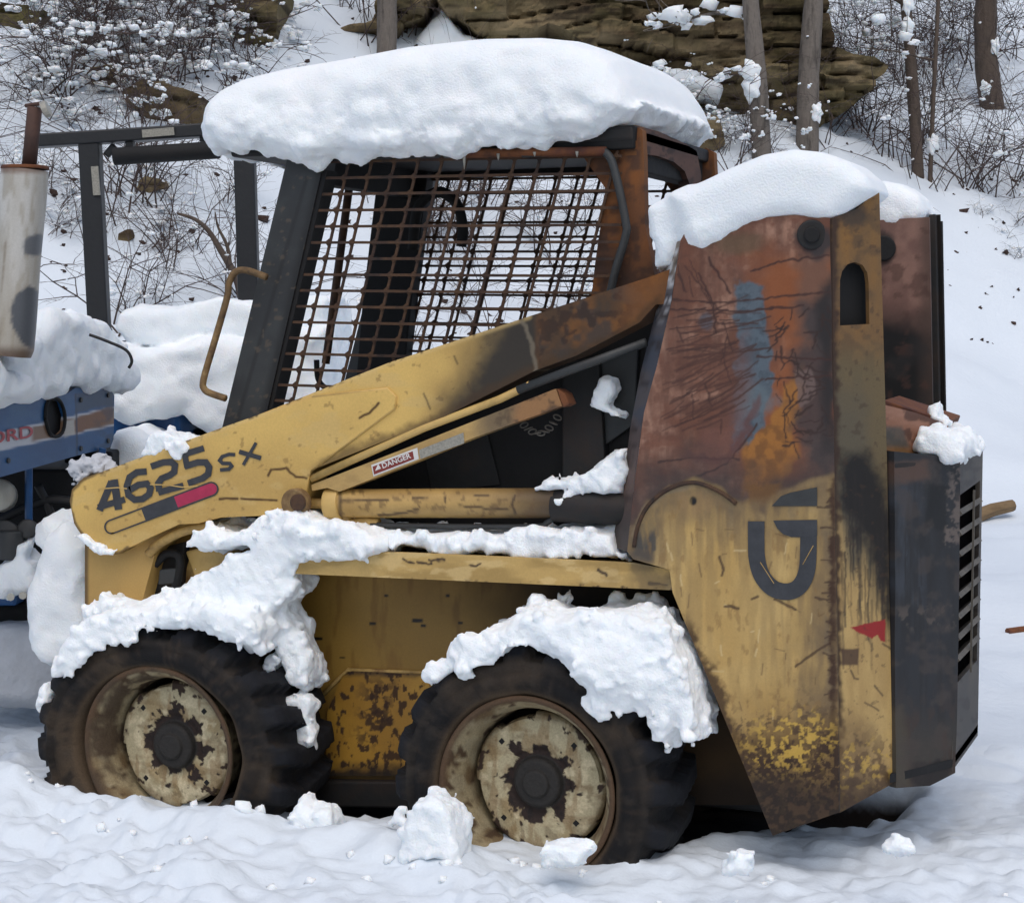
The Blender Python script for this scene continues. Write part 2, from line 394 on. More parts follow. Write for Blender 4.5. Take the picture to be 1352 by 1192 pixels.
def ell(c, r):
    c = np.array(c, float); r = np.array(r, float) if hasattr(r, '__len__') else np.array((r,) * 3, float)
    def f(X, Y, Z):
        k = np.sqrt(((X - c[0]) / r[0]) ** 2 + ((Y - c[1]) / r[1]) ** 2 + ((Z - c[2]) / r[2]) ** 2); return (k - 1) * r.min()
    f.bb = (c - r, c + r); return f
def boxf(c, hs):
    c = np.array(c, float); hs = np.array(hs, float)
    def f(X, Y, Z):
        return np.maximum(np.maximum(np.abs(X - c[0]) - hs[0], np.abs(Y - c[1]) - hs[1]), np.abs(Z - c[2]) - hs[2])
    return f
def snow(name, label, parts, h=.009, amp=(.012, .006), sc=(.09, .025), k=.02, cut=(), parent=None, lumpy=None, cat='snow', group=None, mat=None, crumbs=0):
    lo = np.min([p.bb[0] for p in parts], 0) - .05; hi = np.max([p.bb[1] for p in parts], 0) + .05
    n = np.ceil((hi - lo) / h).astype(int) + 2
    X, Y, Z = np.meshgrid(*[lo[i] + np.arange(n[i]) * h for i in range(3)], indexing='ij')
    G = None
    for p in parts:
        f = p(X, Y, Z)
        if G is None: G = f
        else:
            e = np.clip(.5 + .5 * (f - G) / k, 0, 1); G = f + (G - f) * e - k * e * (1 - e)
    if crumbs:
        lap = np.zeros_like(G); lap[2:-2, 2:-2, 2:-2] = sum(np.roll(G, k_, a_)[2:-2, 2:-2, 2:-2] for a_ in range(3) for k_ in (2, -2)) - 6 * G[2:-2, 2:-2, 2:-2]
        cand = np.argwhere((G < .2 * h) & (G > -1.3 * h)); lv = lap[tuple(cand.T)]; cand = cand[lv > np.quantile(lv, .62)]
        q_ = np.random.default_rng(len(label)); m_ = np.array(G.shape)
        for c_ in cand[q_.integers(0, len(cand), crumbs)]:
            rc = q_.uniform(.006, .0115) * (1.6 if q_.random() < .12 else 1); w_b = int(rc * 1.6 / h) + 2; a_ = np.maximum(c_ - w_b, 0); b_ = np.minimum(c_ + w_b + 1, m_)
            sl_ = tuple(slice(i, j) for i, j in zip(a_, b_)); o_ = c_ + q_.normal(0, .6, 3); sq = q_.uniform(.75, 1.3, 3)
            gr = np.stack(np.meshgrid(*[(np.arange(i, j) - o_[k]) * h * sq[k] for k, (i, j) in enumerate(zip(a_, b_))], indexing='ij'), -1)
            f_ = np.linalg.norm(gr, axis=-1) - rc; e_ = np.clip(.5 + .5 * (f_ - G[sl_]) / .008, 0, 1); G[sl_] = f_ + (G[sl_] - f_) * e_ - .008 * e_ * (1 - e_)
    near = np.abs(G) < .09
    w = np.ones(near.sum()) if lumpy is None else lumpy(X[near], Y[near], Z[near])
    for a, s_ in list(zip(amp, sc)) + ([(.0036, .011)] if h < .0072 and lumpy is not roof_lump else []):
        nn = vnoise(X[near] / s_, Y[near] / s_, Z[near] / s_) + .5 * vnoise(X[near] / s_ * 2.1 + 7, Y[near] / s_ * 2.1, Z[near] / s_ * 2.1)
        G[near] += a * nn * w
    for c in cut: G = np.maximum(G, -c(X, Y, Z))
    G[0] = G[-1] = 1; G[:, 0] = G[:, -1] = 1; G[:, :, 0] = G[:, :, -1] = 1
    V, Q = surface_nets(G, lo, h)
    base = np.array(((V[:, 0].min() + V[:, 0].max()) / 2, (V[:, 1].min() + V[:, 1].max()) / 2, V[:, 2].min()))
    o = quad_mesh(name, V - base, Q, mat or M_SNOW, None, True); o.location = base
    if parent: attach(o, parent)
    elif label: tag(o, label, cat, group)
    return o

# ================================================================== THE SETTING
def rd(X, Y): return (X - CAM[0]) * RT[0] + (Y - CAM[1]) * RT[1], (X - CAM[0]) * FH[0] + (Y - CAM[1]) * FH[1]
def ground_h(X, Y, fine=True):
    r, d = rd(X, Y)
    foot = 10.6 + .42 * np.clip(r, -6, 6) + .5 * vnoise(r / 2.3, d / 2.3, 3.0)
    s = d - foot
    ramp = .62 * (np.sqrt(s * s + .5) + s) / 2
    Z = .125 + ramp
    far = sst(-1, 2.5, s)
    Z = Z + far * (.28 * fbm(X / 2.6, Y / 2.6, 1.0, 4) + .10 * fbm(X / .55, Y / .55, 4.0, 4) + .03 * np.abs(vnoise(X / .2, Y / .2, 2.0)))
    Z = Z + (1 - far) * .03 * fbm(X / .9, Y / .9, 2.0, 3)
    # low bank of ploughed snow to the right, behind the loader
    Z = Z + .17 * np.exp(-((d - 7.9 - .2 * vnoise(r / .8, 0.5, 2.5)) / .5) ** 2) * sst(.9, 1.9, r)
    Z = Z + .14 * np.exp(-((d - 12.2) / .7) ** 2) * sst(1.6, 2.8, r)
    Z = Z + (1 - far) * sst(.4, 1.2, r) * (.035 * fbm(X / .3, Y / .3, 8.0, 4) + .03 * (np.abs(vnoise(X / .14, Y / .14, 4.0)) - .3))
    # trampled snow around the loader
    tr = np.exp(-(np.maximum(np.abs(Y + 1.1) - .7, 0) / .6) ** 2) * np.exp(-(np.maximum(np.abs(X - .2) - 2.6, 0) / 1.0) ** 2)
    lum = 1 - np.abs(vnoise(X / .17, Y / .13, 3.0)); lum2 = 1 - np.abs(vnoise(X / .075, Y / .06, 8.0))
    bil = np.abs(vnoise(X / .11 + .6 * vnoise(X / .2, Y / .2, 1.0), Y / .08, 5.0)); bil2 = np.abs(vnoise(X / .045, Y / .035, 9.0))
    pm = sst(-.25, .35, vnoise(X / .42, Y / .30, 11.0)) * .9 + .25
    Z = Z + .05 * np.exp(-((Y + .80) / .12) ** 2 - ((X + 1.12) / .22) ** 2)
    Z = Z + tr * (.022 * (lum - .6) + .018 * (lum2 - .6) + .035 * fbm(X / .35, Y / .30, 6.0, 3) + pm * (.045 * (bil - .3) + .020 * (bil2 - .3) + .010 * fbm(X / .03, Y / .03, 2.0, 3)))
    # drift line pushed up along the tyres
    Z = Z + .045 * np.exp(-((Y + .76) / .09) ** 2) * sst(-1.5, -1.2, X) * (1 - sst(.0, .5, X)) * (1 + .7 * vnoise(X / .09, Y / .2, 1.0))
    # shelter under the machine: bare dark ground
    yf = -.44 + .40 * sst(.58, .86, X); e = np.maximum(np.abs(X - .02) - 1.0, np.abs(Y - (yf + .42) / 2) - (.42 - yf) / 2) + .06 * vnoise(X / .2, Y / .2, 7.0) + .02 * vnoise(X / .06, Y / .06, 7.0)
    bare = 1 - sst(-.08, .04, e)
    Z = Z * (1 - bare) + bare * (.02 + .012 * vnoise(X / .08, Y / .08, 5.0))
    return Z, bare
def grid_sheet(name, xs, ys, drop=None, label=None):
    X, Y = np.meshgrid(xs, ys, indexing='ij'); Z, bare = ground_h(X, Y)
    if drop is not None: Z = np.where(drop(X, Y), Z - .12, Z)
    nx, ny = X.shape; I, J = np.meshgrid(np.arange(nx - 1), np.arange(ny - 1), indexing='ij'); k = (I * ny + J).ravel()
    Q = np.stack([k, k + ny, k + ny + 1, k + 1], 1)
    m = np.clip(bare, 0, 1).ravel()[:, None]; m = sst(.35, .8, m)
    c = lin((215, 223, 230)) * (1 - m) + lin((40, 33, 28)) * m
    c = np.concatenate([c, np.full((len(c), 1), .8)], 1)
    o = quad_mesh(name, np.stack([X.ravel(), Y.ravel(), Z.ravel()], 1), Q, M_GROUND, None, True, c)
    return tag(o, label, kind='structure')
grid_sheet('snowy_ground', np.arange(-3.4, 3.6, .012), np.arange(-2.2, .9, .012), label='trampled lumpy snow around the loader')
# finer patch of the same surface behind and right of the loader is part of the big sheet
grid_sheet('snowy_hillside', np.arange(-26, 26, .1), np.arange(-9, 36, .1), lambda X, Y: (np.abs(X - .1) < 3.35) & (Y > -2.05) & (Y < .75), label='snow covered hillside rising behind the machines')
def hit(px, py, lo=6.0, hi=34.0):
    r = ray(px, py); r = r / (r @ FH); d = np.arange(lo, hi, .02)
    p = CAM + d[:, None] * r; z, _ = ground_h(p[:, 0], p[:, 1]); k = np.nonzero(p[:, 2] < z)[0]
    return p[k[0]] if len(k) else p[-1]
def depth_of(p): return (np.array(p) - CAM) @ FH

# ------------------------------------------------------------------ rocks
def rock(name, label, outline, proud=.35, step=.035, olive=0.0, group=None, seed=1, rough_edge=.06, cat='rock'):
    c = np.mean(np.array(outline), 0); low = max(outline, key=lambda p: p[1])
    d = depth_of(hit(low[0], low[1])) + (proud + .5 if cat == 'cliff' else .03)
    fr = Frame(PD(c[0], c[1], d), RT, n=FH)
    # wander the outline so that it reads as broken stone
    pts = []
    q = random.Random(seed)
    n = len(outline)
    for i in range(n):
        a = np.array(outline[i], float); b = np.array(outline[(i + 1) % n], float); m = max(1, int(np.linalg.norm(b - a) / 12))
        for j in range(m):
            p = a + (b - a) * j / m; pts.append((p[0] + q.uniform(-3, 3), p[1] + q.uniform(-3, 3)))
    def disp(a, b):
        bw = b + .05 * vnoise(a / .5, b / .3, seed)
        lay = bw / .14 + .9 * vnoise(a / 1.1, b / .7, seed); L_ = np.floor(lay); fr_ = lay - L_
        aw = a / (.55 + .35 * vnoise(L_ * 3.1, 2.0, seed)) + 7.7 * vnoise(L_ * 5.3, 1.0, seed); A_ = np.floor(aw); fa = aw - A_
        led = vnoise(L_ * 3.3 + seed, A_ * 2.7, 1.0)
        crack = np.exp(-(np.minimum(fr_, 1 - fr_) / .09) ** 2) + .25 * np.exp(-(np.minimum(fa, 1 - fa) / .05) ** 2)
        return -proud / .5 * (.20 * led + .09 * fbm(a / .14, b / .09, seed, 5) - .09 * crack + .22 * vnoise(a / 1.6, b / 1.2, seed * 2.0))
    def paint(px, py):
        t = Paint(px, py, (138, 122, 94), .9)
        t.lay(t.spots(60, .0, .3, seed, 4, 2, .6), (74, 62, 46)); t.lay(t.spots(26, .1, .2, seed + 2, 4, 3, .5), (122, 108, 80), .7)
        t.lay(t.spots(40, .1, .25, seed + 4), (78, 76, 44), .35 + olive); t.lay(t.spots(9, .25, .1, seed + 5, 3, 4, .4), (46, 38, 30), .8)
        return t
    o = sheet(name, fr, pts, M_ROCK, None, paint, step, 1.6, disp=disp, smooth=False)
    base = np.array(fr.to3(0, min(fr.hit(*p)[1] for p in pts)))
    off_mesh(o, base); return tag(o, label, cat, group)
def off_mesh(o, base):
    o.data.transform(Matrix.Translation(-Vector(base))); o.location = Vector(base)
rock('cliff_face', 'broad layered brown sandstone cliff behind the loader roof and tree trunks',
     [(505, -30), (1086, -40), (1090, 20), (1096, 66), (1128, 74), (1150, 80), (1174, 86), (1150, 118), (1120, 146), (1086, 166), (1060, 188), (1010, 214), (930, 222), (905, 200), (880, 120), (850, 95), (800, 70), (770, 58), (742, 40), (722, 30), (690, 44), (655, 62), (618, 30), (590, 18), (572, -10), (556, 26), (534, 30), (520, 60), (495, 84), (440, 82), (452, 40), (490, 26)], .5, .025, 0, seed=3, cat='cliff')
rock('rock_outcrop', 'wedge shaped mossy sandstone outcrop above the left end of the roof snow', [(268, -25), (372, -25), (366, 30), (360, 62), (348, 78), (322, 58), (300, 42), (276, 22)], .3, .03, .4, seed=8)
rock('rock_outcrop', 'small olive rock in the top left corner of the hillside', [(-25, 4), (20, 4), (52, 8), (56, 26), (44, 36), (28, 40), (8, 34), (-25, 18)], .25, .03, .5, seed=12)
for i, (lab, o_) in enumerate([
        ('brown earth bank under snowy twigs left of the loader roof', [(160, 118), (190, 104), (230, 112), (262, 126), (272, 160), (240, 168), (200, 158), (172, 140)]),
        ('dark red brown earth patch beside a thin stem on the left hillside', [(120, 88), (150, 86), (152, 112), (132, 120), (118, 108)]),
        ('dark hollow under a snow ledge above the black roll frame', [(82, 62), (100, 52), (118, 54), (102, 68), (90, 72)]),
        ('flat brown stone poking out between the black frame posts', [(154, 306), (168, 304), (176, 314), (168, 324), (158, 320)]),
        ('dark earth scar below the roller on the black frame', [(182, 238), (194, 230), (216, 236), (222, 246), (206, 250), (188, 258), (180, 252)]),
        ('shadowy rock gap behind the right end of the loader roof', [(905, 150), (950, 150), (960, 190), (930, 205), (905, 195)])]):
    o = rock('earth_patch', lab, o_, .12, .02, -.2, seed=20 + i, cat='earth')

SNOWBANKS = [('snow capped boulder at the foot of the cliff above the roof snow', [(684, 70), (690, 34), (702, 18), (722, 16), (740, 26), (750, 44), (752, 70)]),
    ('cone of snow against the cliff left of the capped boulder', [(536, 80), (556, 40), (574, 6), (584, -6), (596, 14), (616, 40), (650, 60), (680, 80)]),
    ('ledge of snow on the cliff behind the right end of the roof', [(850, 118), (862, 96), (890, 88), (930, 96), (958, 112), (950, 128), (900, 130)])]
# ------------------------------------------------------------------ trees
def snow_on(mb, path, q, rate, r):
    for a, b in zip(path[:-1], path[1:]):
        if q.random() < rate:
            t = q.random(); p = a + (b - a) * t
            L = r * q.uniform(.4, 1.5)
            for k in range(q.randint(1, 3)):
                o_ = np.array((q.gauss(0, .7), q.gauss(0, .7), q.gauss(.1, .3))) * L; e_ = L * q.uniform(.55, 1.1)
                mb.blob(p + o_ + np.array((0, 0, L * .35)), (e_ * q.uniform(.7, 1.4), e_ * q.uniform(.7, 1.3), e_ * q.uniform(.5, .9)), q.random(), 5, .3)
def grow(q, mb, sn, p, d, L, r, depth, droop=.05, rate=.3, sr=.04, spread=.7, kids=(2, 4)):
    n = 5; path = [p]; dd = np.array(d, float)
    for i in range(n):
        dd = dd + np.array((q.gauss(0, .16), q.gauss(0, .16), q.gauss(0, .10) - droop)); dd /= np.linalg.norm(dd); path.append(path[-1] + dd * L / n)
    mb.tube(path, [r * (1 - .75 * i / n) for i in range(n + 1)], 4 if depth > 1 else 3, False)
    if sn is not None: snow_on(sn, path, q, rate, sr)
    if depth > 0:
        for k in range(q.randint(*kids)):
            i = q.randint(1, n); t = path[i]
            e = dd * .6 + np.array((q.gauss(0, spread), q.gauss(0, spread), q.gauss(.15, .35))); e /= np.linalg.norm(e)
            grow(q, mb, sn, t, e, L * q.uniform(.45, .75), r * .55, depth - 1, droop, rate, sr, spread, kids)
def tree(label, pts, wpx, mat, seed, branches=5, bl=1.4, snowr=.05, group=None):
    """trunk through photo pixels (bottom first), continued upward beyond the frame"""
    q = random.Random(seed); b = hit(*pts[0]); d = depth_of(b)
    path = [PD(p[0], p[1], d) for p in pts]; up = path[-1] - path[-2]; up /= np.linalg.norm(up)
    r0 = wpx / 2 / F * d
    for k in range(5): up = up + np.array((q.gauss(0, .05), q.gauss(0, .05), .03)); up /= np.linalg.norm(up); path.append(path[-1] + up * .7)
    path[0] = path[0] - (path[1] - path[0]) / np.linalg.norm(path[1] - path[0]) * .3
    path = pipe_pts(path, 4)
    e = empty('tree', b, label, 'tree', group)
    n = len(path); rr = [r0 * (1.25 if i == 0 else 1.06 - .5 * i / n) * q.uniform(.95, 1.05) for i in range(n)]
    MB().tube(path, rr, 12).build('trunk', mat, e, smooth=True)
    mb, sn = MB(), MB()
    for k in range(branches):
        i = q.randint(int(n * .25), n - 1); a = q.uniform(0, 6.28); dr = np.array((math.cos(a), math.sin(a), q.uniform(.1, .8))); dr /= np.linalg.norm(dr)
        grow(q, mb, sn, path[i], dr, bl * q.uniform(.6, 1.2), max(.012, r0 * .28), 2, .02, .12, snowr)
    if mb.v: mb.build('branch', mat, e)['kind'] = 'stuff'
    for k in range(3):
        i = q.randint(int(n * .1), int(n * .6)); sn.blob(path[i] - FH * rr[i] * .8 + RT * rr[i] * q.uniform(-.8, .8), (snowr, snowr * .8, snowr * 1.5), q.random(), 9, .3)
    sn.build('snow_clump', M_SNOW, e, smooth=True)['kind'] = 'stuff'
    return e
tree('stout grey trunk rising just behind the loader roof snow', [(510, 92), (511, 40), (512, -20)], 27, M_BARK, 1, 3)
tree('pale grey leaning trunk in front of the brown cliff', [(1006, 214), (1002, 140), (996, 60), (990, -20)], 26, M_BARK, 2, 7, 1.2, .07)
tree('thick grey trunk beside the pale one, on the edge of the cliff', [(1066, 196), (1067, 120), (1071, 50), (1076, -20)], 29, M_BARK, 3, 3)
tree('slender brown leaning tree on the snow slope right of the cliff', [(1212, 232), (1208, 160), (1203, 90), (1194, -20)], 16, M_BARK2, 4, 6, 1.0)
tree('thick dark trunk at the upper right of the hillside', [(1310, 140), (1304, 100), (1301, 50), (1302, -20)], 31, M_BARK2, 5, 4)
tree('thin upright sapling just right of the slender leaning tree', [(1228, 240), (1231, 160), (1235, 80), (1240, -20)], 6, M_BARK2, 6, 5, .9)
tree('thin dark stem growing over the earth patch on the left hillside', [(194, 82), (190, 50), (184, 20), (180, -20)], 8, M_BARK2, 7, 5, .9, .05)
tree('snow laden leaning branch stem above the roof snow', [(838, 92), (815, 50), (796, 20), (780, -10)], 9, M_BARK2, 8, 3, .7, .08)

# ------------------------------------------------------------------ shrubs, one set of shapes repeated over the slope
def shrub_proto(seed, stems, L, r, depth, rate, sr, spread, droop):
    q = random.Random(seed); mb, sn = MB(), MB()
    for k in range(stems):
        a = q.uniform(0, 6.28); t = q.uniform(.1, .9); d = np.array((math.cos(a) * t, math.sin(a) * t, 1.0)); d /= np.linalg.norm(d)
        grow(q, mb, sn, np.array((q.gauss(0, .08), q.gauss(0, .08), -.06)), d, L * q.uniform(.6, 1.1), r, depth, droop, rate, sr, spread, (2, 4))
    return mb, sn
protos = []
for i, a in enumerate([(1, 7, .9, .007, 3, .022, .020, .8, .06), (2, 6, 1.1, .008, 3, .010, .018, .6, .05), (3, 7, .6, .006, 3, .024, .022, .9, .05), (4, 5, 1.3, .007, 2, .01, .026, .5, .12), (5, 8, .45, .005, 2, .05, .024, .9, .04), (6, 5, 1.0, .010, 3, .05, .032, .9, .08)]):
    mb, sn = shrub_proto(*a)
    e = empty('shrub', (0, 0, -50), 'x', 'shrub')
    mb.build('twigs', M_TWIG, e)['kind'] = 'stuff'
    if sn.v: sn.build('snow_clump', M_SNOW, e, smooth=True)['kind'] = 'stuff'
    protos.append(e)
zones = [  # px box, number, shapes, size, label
    ((50, 10, 330, 170), 36, (0, 1, 2, 5), (.6, 1.1), 'snow laden twiggy shrub on the slope above the black roll frame', 'shrubs above the roll frame'),
    ((150, 225, 345, 440), 17, (0, 1, 3, 4), (.5, .95), 'bare tangled shrub seen between and beside the black frame posts', 'shrubs behind the roll frame'),
    ((0, 120, 130, 400), 12, (4, 2), (.4, .8), 'low snowy shrub on the open slope behind the muffler', 'low shrubs behind the muffler'),
    ((430, 240, 830, 470), 17, (0, 1, 3, 2), (.5, 1.0), 'bare shrub on the slope seen through the cab mesh', 'shrubs seen through the cab mesh'),
    ((870, 110, 1010, 240), 14, (2, 5, 0), (.5, .9), 'snow clumped shrub at the foot of the brown cliff', 'shrubs at the foot of the cliff'),
    ((1080, 60, 1352, 265), 34, (1, 3, 0), (.6, 1.15), 'fine bare shrub on the upper right slope among the tree trunks', 'shrubs among the right hand trunks'),
    ((1260, 280, 1352, 420), 4, (4,), (.3, .6), 'tiny twig tuft poking through the right hand snow slope', 'twig tufts on the right slope'),
    ((380, -20, 560, 60), 7, (1, 3), (.7, 1.1), 'hanging bare shrub beside the trunk above the roof snow', 'shrubs beside the trunk above the roof'),
    ((1400, 60, 1800, 330), 22, (1, 3, 0), (.6, 1.15), 'fine bare shrub on the hillside beyond the right hand trunks', 'shrubs beyond the right hand trunks'),
    ((-300, 20, -40, 330), 14, (0, 1, 2), (.6, 1.1), 'snow laden shrub on the hillside behind the tractor', 'shrubs behind the tractor'),
    ((700, -20, 1160, 130), 18, (5, 1), (.6, 1.0), 'snow dotted twiggy shrub growing in front of the brown cliff', 'shrubs in front of the cliff')]
first = set()
for (x0, y0, x1, y1), n, kinds, (s0, s1), lab, grp in zones:
    for k in range(n):
        p = hit(rnd.uniform(x0, x1), rnd.uniform(y0, y1)); i = rnd.choice(kinds); e = protos[i]
        if i in first:
            c = e.copy(); COL.objects.link(c)
            for ch in e.children:
                cc = ch.copy(); COL.objects.link(cc); cc.parent = c
        else: c = e; first.add(i)
        for ch in c.children: ch.location = (0, 0, 0)
        c.location = Vector(p); s = rnd.uniform(s0, s1); c.scale = (s, s, s * rnd.uniform(.85, 1.1)); c.rotation_euler = (rnd.uniform(-.15, .15), rnd.uniform(-.15, .15), rnd.uniform(0, 6.28))
        tag(c, lab, 'shrub', grp)
# bent brown branch behind the roll frame
b0 = hit(322, 392); dB = depth_of(b0) - .1
pts_ = pipe_pts([b0 - (0, 0, .1)] + [PD(x, y, dB) for x, y in [(316, 378), (304, 352), (291, 330), (276, 306), (258, 290), (234, 282)]], 5)
o = MB().tube(pts_, [.034 - .026 * i / len(pts_) for i in range(len(pts_))], 8)
o.tube(pipe_pts([PD(x, y, dB) for x, y in [(304, 352), (300, 325), (288, 300), (284, 280)]], 4), [.016 - .001 * i for i in range(13)], 6)
o = o.build('branch', M_BARK2, None, smooth=True); off_mesh(o, b0); tag(o, 'thick brown forked branch arching out of the snow behind the black frame post', 'branch')
# dead leaves and stones showing through the snow
mb = MB(); q = random.Random(5)
for k in range(420):
    px = q.uniform(-20, 1370); py = q.uniform(-10, 470)
    if q.random() < .6: px = q.choice((q.uniform(40, 350), q.uniform(1080, 1352), q.uniform(420, 850)))
    p = hit(px, py); s = q.uniform(.006, .02) * (1.8 if q.random() < .12 else 1)
    mb.blob(p + np.array((0, 0, s * .2)), (s * q.uniform(.8, 2), s * q.uniform(.8, 1.6), s), q.random(), 4, .5)
tag(mb.build('leaf_litter', M_LEAF), 'dead leaves and stems poking through the hillside snow', 'leaf litter', kind='stuff')
# fallen wood on the flat to the right
p0, p1 = hit(1286, 690) + (0, 0, .035), hit(1336, 682) + (0, 0, .07)
o = MB().tube([p0, (p0 + p1) / 2 + (0, 0, .01), p1], [.045, .042, .038], 9).build('log', M_WOOD, None, smooth=False); off_mesh(o, p0)
tag(o, 'short broken brown log end beside the loader grille', 'log')
p0, p1 = hit(1330, 836, 4) + (0, 0, .006), hit(1376, 828, 4) + (0, 0, .0)
o = MB().tube([p0, p1], [.016, .016], 9).build('rusty_pipe', M_RUST, None); off_mesh(o, p0)
tag(o, 'rusty red pipe lying in the snow at the right edge', 'pipe')

# ================================================================== THE LOADER
LD = empty('skid_steer_loader', (0.1, 0, 0), 'burnt yellow skid steer loader half buried in snow', 'loader')
Y_ = lambda y: YF(y)
YEL = (210, 174, 98); YDK = (150, 118, 62); SOOT = (24, 23, 24); RUSTB = (58, 36, 26)
def pp(pts, Y): return [P(x, y, Y) for x, y in pts]

# ---- wheels
def lathe(name, prof, cx, cz, y0, mat, parent, n, colf, warp=None):
    """prof: (radius, depth) list turned about the axle; colf(r, depth, angle) -> rgba"""
    m = len(prof); R = np.array([p[0] for p in prof]); D = np.array([p[1] for p in prof])
    th = np.arange(n) * 2 * math.pi / n
    RR = np.repeat(R[None], n, 0); DD = np.repeat(D[None], n, 0); TT = np.repeat(th[:, None], m, 1)
    if warp: RR, DD = warp(RR, DD, TT)
    V = np.stack([cx + RR * np.cos(TT), y0 + DD, cz + RR * np.sin(TT)], -1).reshape(-1, 3)
    I, J = np.meshgrid(np.arange(n), np.arange(m - 1), indexing='ij'); I2 = (I + 1) % n
    Q = np.stack([I * m + J, I * m + J + 1, I2 * m + J + 1, I2 * m + J], -1).reshape(-1, 4)
    c = colf(RR.ravel(), DD.ravel(), TT.ravel())
    o = quad_mesh(name, V, Q, mat, None, True, c)
    return o, V
def fine(prof, step=.006):
    out = []
    for (a, b), (c, d) in zip(prof[:-1], prof[1:]):
        k = max(1, int(math.hypot(c - a, d - b) / step)); out += [(a + (c - a) * i / k, b + (d - b) * i / k) for i in range(k)]
    return out + [prof[-1]]
def polar(R, T, s): return R * np.cos(T) / s, R * np.sin(T) / s
def colmix(base, layers, rough):
    C = np.tile(lin(base), (len(layers[0][0]), 1))
    for m, c in layers: C = C * (1 - np.clip(m, 0, 1)[:, None]) + lin(c) * np.clip(m, 0, 1)[:, None]
    return np.concatenate([C, np.full((len(C), 1), rough)], 1)
def wheel(cx, cz, y0, side, seed, sx=1.0, sz=1.0, mud=.5):
    """side -1: outer face towards the viewer"""
    s = 1 if side < 0 else -1
    def place(o, V, R=None):
        V = V.copy(); V[:, 1] = y0 + (V[:, 1] - y0) * s
        if s < 0:
            me = o.data; me.flip_normals()
        o.data.vertices.foreach_set('co', V.astype(np.float32).ravel()); o.data.update(); return V
    # painted dish with hub in the middle of the rust
    def cdish(R, D, T):
        a, b = polar(R, T, 1); nz = lambda sc, k: fbm(a / sc + k * 3 + seed, b / sc + k, seed, 4)
        lob = .5 + .5 * np.cos(8 * T + .6)
        rust = sst(.0, .006, .074 + .030 * lob + .050 * nz(.028, 1) + .02 * nz(.010, 9) - R)
        chip = sst(.50, .54, nz(.022, 11) + .35 * sst(.14, .165, R)) * (R > .07)
        return colmix((178, 166, 134), [(sst(0, .5, nz(.07, 2)) * .7, (150, 128, 88)), (sst(.15, .35, nz(.03, 3)) * .7, (206, 192, 158)), (sst(.24, .40, nz(.022, 5)) * .45, (104, 86, 60)),
            (sst(.08, .3, fbm(a / .02, b / .08, seed + 2.0)) * .5, (128, 100, 64)), (sst(.15, .17, R + .012 * nz(.02, 6)) * .6, (88, 74, 52)), (sst(0, .35, fbm(a / .09, b / .02, seed + 4.0)) * .35, (120, 96, 66)), (chip, (58, 44, 34)), (rust, (46, 34, 29)), (rust * sst(.1, .4, nz(.012, 7)), (34, 27, 25)),
            (sst(.069, .066, R) * 1.0, (44, 42, 40))], .75)
    dish_p = fine([(.0, -.018), (.030, -.018), (.034, -.015), (.036, -.008), (.054, -.007), (.060, -.002), (.064, .014), (.078, .016), (.088, .010), (.110, .006), (.140, .010), (.166, .014), (.173, .022), (.173, .05)], .003)
    def wd(RR, DD, TT):
        c = np.abs(((TT * 4 / (2 * math.pi)) + .25 + .0) % 1 - .5)         # four vent slots in the edge
        slot = c < .20
        RR = np.where((RR > .16) & slot, RR - .011, RR)
        return RR, DD + .0015 * fbm(RR * np.cos(TT) / .03, RR * np.sin(TT) / .03, seed)
    dish, V = lathe('wheel', dish_p, cx, cz, y0 + .080, M_WHEEL, None, 300, cdish, wd); place(dish, V); dish.location = (0, 0, 0); attach(dish, LD)
    # rim
    def crim(R, D, T):
        a, b = polar(R, T, 1); nz = lambda sc, k: fbm(a / sc + k * 3 + seed, b / sc, seed + k + D * 20, 4)
        return colmix((158, 144, 112), [(sst(-.1, .4, nz(.06, 1)) * .9, (104, 82, 54)), (sst(.1, .3, nz(.025, 3)) * .8, (164, 152, 122)), (sst(.15, .3, nz(.02, 4)), (78, 60, 42)), (sst(.207, .217, R) * (D < .012), (84, 64, 46)), (sst(-.2, .3, nz(.05, 8)) * (.95 if cx < 0 else .30), (74, 60, 46)), (sst(.1, .2, D) * 1.0, (26, 23, 21))], .8)  # barrel blackened with depth, painting in the recess shade
    rim_p = fine([(.226, .012), (.229, .004), (.226, .0), (.216, .003), (.211, .012), (.203, .026), (.198, .034), (.192, .050), (.187, .066), (.184, .09), (.180, .15), (.178, .24), (.10, .245), (0.001, .245)], .006)
    rim, V = lathe('rim', rim_p, cx, cz, y0, M_WHEEL, None, 128, crim, lambda R, D, T: (R * (1 + .006 * np.cos(3 * T + seed)), D + .002 * vnoise(np.cos(T) * 3, np.sin(T) * 3, D * 20 + seed))); place(rim, V); attach(rim, dish)
    # tyre
    def ctyre(R, D, T):
        a, b = polar(R, T, 1); nz = lambda sc, k: fbm(a / sc + k * 3 + seed, b / sc, D / sc + seed + k, 4)
        side_ = sst(.335, .325, R)
        st = fbm(T * 30, R / .05, seed, 3)
        return colmix((18, 17, 18), [(sst(-.2, .4, nz(.12, 1)) * side_ * mud, (92, 77, 60)), (sst(.0, .5, st) * side_ * .6 * mud, (74, 60, 46)), (sst(.15, .3, nz(.03, 2)) * .35, (58, 52, 46)), (sst(.318, .332, R) * .8, (22, 24, 30)), (sst(.322, .300, R) * sst(.285, .30, R) * .5, (52, 46, 40)), (sst(.1, .35, nz(.05, 6)) * .7, (22, 21, 21)),
                                     (sst(.248, .236, R) * .6, (88, 72, 54))], .82)
